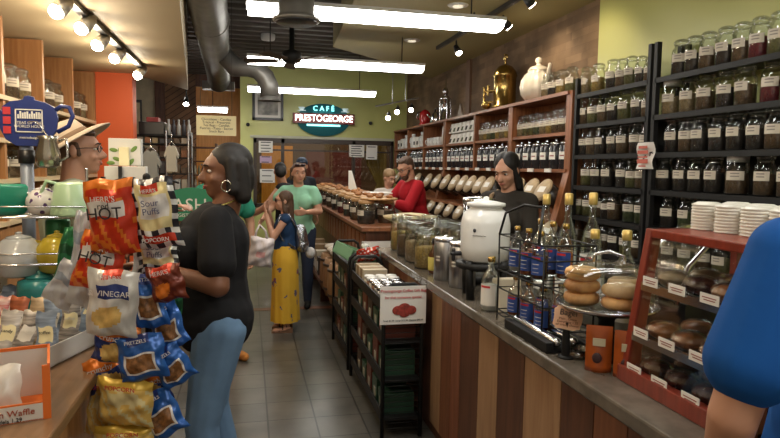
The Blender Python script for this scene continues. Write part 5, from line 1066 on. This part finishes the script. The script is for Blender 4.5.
# man in green with red cap seen between
P=Person('man in green T-shirt and red cap half hidden behind the woman in black',(-.21,5.25,0),R(-150),1.77,sk_m,head=(R(-20),R(-14)),vox=.01,pose=dict(elR=(.23,-.02,1.11),wrR=(.24,.08,.88),elL=(-.25,0,1.12),wrL=(-.22,.08,.88)))
P.top(fab('emerald',(.03,.24,.16)),.6,.018); P.trousers(fab('tan',(.25,.19,.12)),to=.1,name='shorts',flare=.02); P.shoes(fab('shoe_orange',(.5,.2,.05)))
P.headmesh('hair',hbr,h_short); P.headmesh('cap',mat('cap_red',(.40,.04,.03),.7),lambda q:(q.ell((0,-.02,.06),(.084,.102,.078)),q.ell((0,.11,.065),(.06,.055,.008))))
text('VIP',.09,paper,P.t,P.W@V((0,.145,1.2)),(M.Rotation(R(-150)+pi,3,'Z')@M.Rotation(pi/2,3,'X')).to_4x4())
t=thing('carrier_bag','white plastic carrier bag hanging beyond the woman in black','bag',at(261,268,Y=5.0)); c=at(261,252,Y=5.0); bagmesh(.19,.24,M.Translation(c)@M.Rotation(.15,4,'Y'),lambda u,v:1 if .35<v<.55 and .3<u<.7 else 0,[mat('bag_film',(.56,.50,.51),.35,noise=.15,nscale=9),mat('pink_print2',(.5,.25,.25),.6)],'bag_body',t,depth=.055,crump=.009,seed=5)
for sg in (-1,1):
    q=MB(); q.tube([c+V((sg*.05,0,.10)),c+V((sg*.035,.01,.17)),c+V((-.01,.02,.22))],[.012,.009,.006]); q.build('handle',MATS['bag_film'],t)
# girl in yellow skirt
P=Person('girl in navy top, long yellow floral skirt and sunglasses with hands raised',(.36,6.12,0),R(86),1.405,sk_l,head=(R(4),R(0)),wide=.98,vox=.008,curl=.35,
  pose=dict(elR=(.2,.13,1.14),wrR=(.13,.2,1.43),elL=(-.2,.14,1.15),wrL=(-.13,.22,1.42),palmL=(.3,-1,0),palmR=(-.3,-1,0)))
P.top(fab('navy',(.02,.05,.12)),.12,.014,name='top',cut=1.0,strap=True)
q=MB(); pr=[]; nseg=60; vs=[];fs=[]; zs=[1.06,.95,.85,.6,.35,.13]; rs=[.125,.165,.178,.185,.192,.20]
for z,r_ in zip(zs,rs):
    for i in range(nseg):
        a=2*pi*i/nseg; f=1+(.05*(1.06-z)/.9)*sin(11*a+z*2)*1.0; vs.append((r_*f*cos(a)*1.02,r_*f*sin(a)*.86,z))
for j in range(len(zs)-1):
    for i in range(nseg): fs.append((j*nseg+i,(j+1)*nseg+i,(j+1)*nseg+(i+1)%nseg,j*nseg+(i+1)%nseg))
q.add(vs,fs,0,True); P.world(q)
sm=mat('floral_yellow',(.62,.36,.025),.8); nt=sm.node_tree; tc=nt.nodes.new('ShaderNodeTexCoord'); vo=nt.nodes.new('ShaderNodeTexVoronoi'); vo.inputs['Scale'].default_value=10; nz=nt.nodes.new('ShaderNodeTexNoise'); nz.inputs['Scale'].default_value=30
mxv=nt.nodes.new('ShaderNodeMix'); mxv.data_type='RGBA'; mxv.inputs[0].default_value=.06; nt.links.new(tc.outputs['Object'],mxv.inputs[6]); nt.links.new(tc.outputs['Object'],nz.inputs[0]); nt.links.new(nz.outputs['Color'],mxv.inputs[7]); nt.links.new(mxv.outputs[2],vo.inputs[0])
cr_=nt.nodes.new('ShaderNodeValToRGB'); cr_.color_ramp.interpolation='CONSTANT'; e0=cr_.color_ramp.elements; e0[0].color=(.25,.05,.10,1); e0[1].position=.17; e0[1].color=(.10,.10,.16,1); e2=e0.new(.27); e2.color=(.62,.36,.025,1)
nt.links.new(vo.outputs['Distance'],cr_.inputs[0]); nt.links.new(cr_.outputs[0],nt.nodes['Principled BSDF'].inputs['Base Color']); q.build('skirt',sm,P.t)
for sd in 'LR':
    a,t_=P.J['an'+sd],P.J['toe'+sd]; q=MB(); q.prism([(a.y-.07,.0),(t_.y+.04,.0),(t_.y+.04,.025),(a.y+.02,.04),(a.y-.07,.06)],a.x-.035,a.x+.04,0); P.world(q); so=q.build('sandal',mat('sandal_sole',(.22,.12,.07),.7),P.t); so['_o']=tuple(P.loc)
    q=MB()
    for yy,zz,rr in ((.09,.05,.035),(.05,.07,.038),(.0,.10,.042)): q.tube([(a.x+.038*cos(b*pi/8),a.y+yy+.02*0,zz-.03+.04*sin(b*pi/8)+.0) for b in range(9)],.006,6)
    P.world(q); q.build('sandal_strap',blkp,P.t)
P.headmesh('hair',hbr,lambda q:h_long(q,.26,1.0))
sun=mat('dark_lens',(.02,.008,.012),.1)
def sung(q):
    for sg in (-1,1): q.ell((sg*.034,.095,.008),(.027,.008,.022)); q.tube([(sg*.056,.09,.012),(sg*.082,.03,.012),(sg*.082,-.01,.008)],.003,6)
    q.tube([(-.012,.1,.012),(.012,.1,.012)],.003,6)
P.headmesh('sunglasses',sun,sung,rem=False)
t=thing('backpack','silver sequinned backpack worn by the girl in the yellow skirt','backpack',P.W@V((0,-.18,1.1))); q=MB(); 
for k in range(1): q.ell((0,-.19,1.13),(.12,.075,.17)); q.ell((0,-.2,1.05),(.13,.085,.10)); q.ell((0,-.16,1.2),(.1,.06,.1))
P.world(q); sq=mat('silver_sequin',(.55,.57,.62),.22,.9,col2=(.12,.13,.16),nscale=60,bump=.8); blob(q,'pack_body',sq,t,.01,3)
for sg in (-1,1):
    q=MB(); q.tube([(sg*.09,-.13,1.26),(sg*.12,-.04,1.42),(sg*.125,.06,1.39),(sg*.13,.1,1.27),(sg*.12,.03,1.12),(sg*.11,-.12,1.02)],.014); P.world(q); q.build('shoulder_strap',sq,t)
q=MB(); q.ell((0,-.30,.95),(.065,.06,.07)); P.world(q); tag(q.build('fluffy_pompom',mat('grey_fluff',(.55,.53,.52),.9,noise=.3,nscale=40,bump=.6)),'grey fluffy pompom hanging below the silver backpack','pompom')
# mint woman
P=Person('woman in mint green top with sunglasses pushed up on brown hair',(.58,7.15,0),R(165),1.69,sk_l,head=(R(25),R(-2)),wide=1.1,bust=.8,belly=.45,vox=.01,pose=dict(elL=(-.24,.05,1.14),wrL=(-.12,.26,1.14),elR=(.32,.0,1.17),wrR=(.38,.2,1.05)),lean=.06)
P.top(fab('mint',(.30,.60,.42)),.42,.018); P.trousers(fab('dark_blue',(.03,.04,.07))); P.shoes(fab('shoe_black',(.02,.02,.02)))
P.headmesh('hair',hbr,lambda q:(h_short(q),q.ell((0,-.09,.02),(.07,.07,.08)),q.cap((.07,-.02,.05),(.075,-.03,-.06),.025),q.cap((-.07,-.02,.05),(-.075,-.03,-.06),.025)))
P.headmesh('raised_sunglasses',sun,lambda q:[q.ell((sg*.036,.075,.098),(.028,.012,.016)) for sg in (-1,1)],rem=False)
# woman in black top behind
P=Person('dark-haired woman in black sleeveless top standing behind the mint green one',(.50,7.95,0),R(70),1.70,sk_m,head=(R(-70),R(-5)),wide=1.1,bust=.8,vox=.01,lean=.12,pose=dict(elL=(-.26,.2,1.14),wrL=(-.2,.42,1.02),elR=(.24,.18,1.15),wrR=(.15,.4,1.05)))
P.top(fab('black2',(.012,.012,.014)),.12,.016,strap=True,cut=.8); P.trousers(fab('black3',(.02,.02,.022)),name='leggings',to=.2); P.shoes(fab('shoe_white2',(.5,.48,.46)))
P.headmesh('hair',hb,lambda q:(h_short(q),q.ell((0,-.1,.0),(.075,.06,.08))))
# man in cap
P=Person('man in a dark blue cap and dark shirt at the far end of the aisle',(.78,9.3,0),R(200),1.77,sk_l,head=(R(-20),R(0)),vox=.012)
P.top(fab('charcoal',(.03,.035,.045)),.6,.018); P.trousers(fab('dark_blue',(.03,.04,.07))); P.shoes(fab('shoe_black',(.02,.02,.02)))
P.headmesh('hair',hbr,h_short); P.headmesh('cap',mat('cap_navy',(.02,.04,.08),.7),lambda q:(q.ell((0,-.02,.06),(.086,.104,.08)),q.ell((0,.12,.062),(.062,.06,.008))))
# man in red behind the counter
P=Person('bearded man in red sweater and black apron bending over behind the counter',(1.97,7.05,0),R(105),1.80,sk_l,head=(R(8),R(-28)),wide=1.1,vox=.009,lean=.20,curl=.9,pose=dict(elL=(-.25,.26,1.13),wrL=(-.12,.50,1.22),elR=(.26,.22,1.14),wrR=(.13,.50,1.20),palmL=(.6,0,-.5),palmR=(-.6,0,-.5)))
P.top(fab('red',(.40,.012,.02)),1.35,.018,name='sweater'); P.trousers(fab('black3',(.02,.02,.022))); P.shoes(fab('shoe_black',(.02,.02,.02)))
P.wear('apron',fab('apron_black',(.015,.015,.017)),lambda q:(q.ell((0,.06,.86),(.185,.14,.2)),q.cap((0,.05,.7),(0,.06,.5),.16,.16)))
P.headmesh('hair',hbr,h_short); P.headmesh('beard',hbr,lambda q:(q.ell((0,.06,-.085),(.05,.045,.042)),q.cap((.055,.02,-.03),(.04,.06,-.07),.018),q.cap((-.055,.02,-.03),(-.04,.06,-.07),.018)),vox=.006,it=2); P.headmesh('glasses',blkp,gl,rem=False)
t=thing('clipboard','white tray held by the man in the red sweater','tray',(1.46,7.0,1.30)); q=MB(); q.box((1.30,6.85,1.345),(1.62,7.15,1.36)); q.build('tray_board',paper,t,bevel=.004)
# blonde woman
P=Person('short-haired blonde woman in pale top with red strap beside the bearded man',(1.88,8.15,0),R(165),1.62,sk_l,head=(R(40),R(-18)),vox=.011,pose=dict(elL=(-.24,.12,1.12),wrL=(-.1,.32,1.2),elR=(.24,.1,1.1),wrR=(.1,.3,1.14)))
P.top(fab('pale',(.55,.5,.45)),.6,.018); P.trousers(fab('dark_blue',(.03,.04,.07))); P.shoes(fab('shoe_black',(.02,.02,.02))); P.headmesh('hair',hbl,lambda q:(h_short(q),q.ell((0,-.02,.06),(.09,.1,.08))))
P.wear('apron',fab('apron_red',(.35,.03,.03)),lambda q:(q.ell((0,.08,.95),(.15,.10,.2)),q.cap((-.1,.12,1.36),(-.07,.13,1.1),.018),q.cap((.1,.12,1.36),(.07,.13,1.1),.018)))
# dark-haired young woman
P=Person('young woman with long dark hair in dark top looking down behind the crock',(1.86,4.15,0),R(125),1.77,sk_l,head=(R(5),R(-22)),wide=.98,bust=.6,vox=.0085,lean=.05,pose=dict(elL=(-.22,.08,1.12),wrL=(-.1,.28,1.08),elR=(.23,.06,1.11),wrR=(.12,.28,1.07),palmL=(0,0,-1),palmR=(0,0,-1)))
P.top(fab('dark_olive',(.035,.03,.025)),1.5,.018); P.trousers(fab('black3',(.02,.02,.022))); P.shoes(fab('shoe_black',(.02,.02,.02)))
P.headmesh('hair',hb,lambda q:h_long(q,.22,.9)); 
P.wear('shoulder_strap',fab('strap_tan',(.35,.24,.14)),lambda q:q.tube([(.07,-.13,1.3),(.1,-.05,1.45),(.095,.09,1.40),(.075,.165,1.27),(.02,.155,1.05)],.016,6),vox=.006,it=1)
# man in blue in the right foreground
P=Person('person in bright blue T-shirt standing close at the right edge, back to view',(1.14,.90,0),R(-8),1.88,sk_m,wide=1.0,vox=.0075,head=(R(-30),R(0)),pose=dict(shL=(-.155,0,1.36),elL=(-.235,.0,1.08),wrL=(-.19,.1,.87),elR=(.23,.06,1.12),wrR=(.2,.22,1.0)))
P.top(fab('royal_blue',(.008,.085,.33),.25),.66,.018,it=6); P.trousers(fab('khaki',(.25,.2,.13))); P.shoes(fab('shoe_black',(.02,.02,.02))); P.headmesh('hair',hbr,h_short)
# ------------------------------------------------------------------ CHIP RACK
t=thing('snack_rack','wire stand hung with snack bags beside the woman in black','rack',(-.37,2.42,0))
q=MB(); q.cap((-.37,2.44,.02),(-.37,2.44,1.60),.014); q.build('pole',blk,t)
q=MB(); q.lathe([(.2,0),(.2,.015),(.02,.03)],(-.37,2.44,0),26); q.build('base',blk,t)
for z in (1.585,1.33,1.20,1.0,.85,.7,.55):
    for sx in (-1,1):
        q=MB(); q.tube([(-.37,2.44,z),(-.37+sx*.07,2.41,z+.01),(-.37+sx*.12,2.38,z-.005)],.004,6); q.build('arm',blk,t)
for x in (-.50,-.40,-.30):
    q=MB(); q.box((x-.005,2.33,1.54),(x+.005,2.36,1.60)); q.build('clip',blk,t)
def chk(u,v,a=6,b=8): return (int(u*a)+int(v*b))%2
def pA(u,v):
    if v>.88: return 1
    if .74<v<.86 and .22<u<.80: return 0
    if .46<v<.72: return 2 if (.12<u<.86 and v>.5) else 0
    if v<.30 and u<.5: return 1 if (int(u*9)+int(v*14))%3 else 0
    return 0 if (u*3+v*2)%1<.75 else 1
def pB(u,v):
    if u<.14 or u>.88 or v<.28 or v>.9: 
        if .08<v<.20 and .2<u<.9: return 3
        return 0 if chk(u,v,7,10) else 1
    if v>.78: return 3 if .3<u<.7 else 2
    return 1 if (.45<v<.75 and .2<u<.85) else 2
def pC(u,v):
    if v>.86: return 1 if .3<u<.7 else 0
    if .58<v<.80 and .2<u<.85: return 2
    if .15<v<.5 and ((u-.45)/.3)**2+((v-.33)/.17)**2<1: return 3
    return 0
def pD(u,v):
    if .16<u<.84 and .14<v<.62: return 1 if .22<u<.78 and .19<v<.57 else 2
    return 3 if v>.80 and .25<u<.75 else 0
def pE(u,v):
    if v>.6: return 1
    return 0 if ((u-.55)/.35)**2+((v-.3)/.25)**2>1 else 2
def pF(u,v):
    if v>.84: return 1
    return 2 if (.5<v<.75 and .2<u<.8) or (u*4+v*3)%1<.35 else 0
def pG(u,v): return 1 if ((u-.4)/.25)**2+((v-.35)/.2)**2<1 else (2 if v>.75 and .2<u<.8 else 0)
def pS(u,v): return 1 if .55<v<.72 else 0
K={'A':(pA,[fr,fo,fw,fbk],0),'B':(pB,[fbk,fw,fcr,fr],0),'C':(pC,[foil('pale',(.62,.62,.60)),fr,foil('navy',(.02,.04,.18)),chipm],0),'D':(pD,[fbl,prz,fw,foil('navy',(.02,.04,.18))],0),
   'E':(pE,[foil('navy',(.02,.04,.18)),fo,chipm],0),'F':(pF,[fy,foil('gold',(.55,.36,.05)),fcr],0),'G':(pG,[fbr,fo,fr],0),'S':(pS,[foil('silver_white',(.50,.54,.60),.25),foil('pale_blue',(.30,.36,.45))],0),'N':(pS,[fgr,foil('green_dark',(.01,.07,.03))],0)}
bags=[('A',112,217,50,72,2.26,-4,'large red hot chip bag at the top left of the snack rack'),('A',100,262,46,56,2.32,14,'second red hot chip bag, below the large one'),
('B',156,213,44,68,2.24,-7,'checkered popcorn bag at the top right of the rack'),('B',158,255,40,40,2.34,-2,'checkered popcorn bag tucked below the top one'),
('C',113,303,48,66,2.20,5,'white salt and vinegar chip bag in the middle of the rack'),('D',149,300,32,54,2.28,-8,'blue pretzel bag right of the white vinegar bag'),('G',167,283,36,36,2.22,-14,'dark brown chip bag with orange chips at the right'),
('D',167,326,34,44,2.30,-22,'blue pretzel bag tilted, beside the jeans, upper one'),('E',116,343,42,42,2.26,12,'orange and navy cheese curl bag below the vinegar bag'),('D',142,357,46,44,2.20,-10,'blue pretzel bag at the rack centre below the cheese curls'),
('D',172,366,36,40,2.22,-32,'blue pretzel bag tilted, beside the jeans, lower one'),('E',105,374,36,36,2.34,-18,'brown and orange curl bag at lower left of the rack'),('F',126,402,56,48,2.22,4,'yellow popcorn bag near the bottom of the rack'),
('F',103,408,30,52,2.32,8,'pale yellow popcorn bag partly behind the other popcorn'),('E',156,385,28,34,2.32,-10,'navy snack bag between pretzel and popcorn bags'),('D',161,414,38,46,2.24,-28,'blue pretzel bag at the bottom right of the rack'),
('F',126,444,60,40,2.24,2,'popcorn bag at the very bottom of the rack'),('S',80,248,16,70,2.42,4,'silver bag hanging edge-on at the left of the rack'),('S',66,285,30,46,2.44,34,'silver-blue bag lying tilted left of the white bag'),('N',68,258,20,58,2.52,10,'green bag behind the silver ones'),('S',88,285,32,46,2.40,24,'pale silver bag between silver and white bags'),
('S',148,250,30,70,2.46,0,'dark silver bag behind the checkered popcorn'),('N',170,312,24,60,2.5,0,'green bag behind the blue pretzel bags')]
txts={'A':(("HERR'S",.75,.030,fw),('red',.665,.032,ink),('HOT',.56,.062,ink)),'B':(("HERR'S",.83,.022,fw),('Sour\nPuffs',.60,.038,mat('grey_navy_ink',(.10,.11,.2),.5)),('POPCORN',.14,.024,fw)),'C':(("HERR'S",.92,.026,fw),('& VINEGAR',.69,.030,fw)),'D':(('PRETZELS',.88,.017,fw),),
 'E':(('crunchy',.7,.028,fw),),'F':(('POPCORN',.9,.022,redink),),'G':(("HERR'S",.84,.022,fw),)}
for i,(kd,px_,py_,w_,h_,Y_,rot,lb) in enumerate(bags):
    c=at(px_,py_,Y=Y_); f_=Y_/612*1.0; w=w_*f_*.98; h=h_*f_*.98
    fn,ms,_=K[kd]; t2=thing('snack_bag',lb,'snack bag',c); 
    T=M.Translation(c)@M.Rotation(R(-12+ (i*37)%17-6),4,'Z')@M.Rotation(R(-6 if i%2 else 4),4,'X')@M.Rotation(R(rot),4,'Y')
    bagmesh(w,h,T,fn,ms,'wrapper',t2,depth=min(.035,w*.2),nx=20,nz=26,crump=.0035,seed=i)
    for tx,v,sz,mm in txts.get(kd,()): 
        text(tx,sz*(w/.19 if kd in 'ABC' else 1)*1.0,mm,t2,T@V((0,-min(.035,w*.2)-.013,h*(v-.5))),(T.to_3x3()@M.Rotation(pi/2,3,'X')).to_4x4())
# ------------------------------------------------------------------ LIGHT
fluo(0.0,2.05,2.5,2.83,'added unseen fluorescent light continuing the row, above the chip rack'); fluo(0.0,2.05,.1,2.83,'added unseen fluorescent light continuing the row, behind the viewpoint')  # both lamps are out of view, added to brighten the near aisle
w=bpy.data.worlds.new('w'); bpy.context.scene.world=w; w.use_nodes=True; w.node_tree.nodes['Background'].inputs[0].default_value=(1,.82,.62,1); w.node_tree.nodes['Background'].inputs[1].default_value=.36
s=bpy.context.scene; s.view_settings.view_transform='Standard'; s.view_settings.look='None'; s.view_settings.gamma=1; s.view_settings.exposure=.5; s.view_settings.use_curve_mapping=False
s.cycles.max_bounces=8; s.cycles.transparent_max_bounces=24; s.cycles.use_denoising=True; s.cycles.caustics_reflective=False

li=bpy.data.lights.new('mall_fill','AREA'); li.energy=22; li.size=2; li.color=(1,.8,.55); lo=bpy.data.objects.new('mall_fill',li); C.objects.link(lo); lo.location=(1.5,13.3,3.0)  # added fill light beyond the back window, no lamp stands there
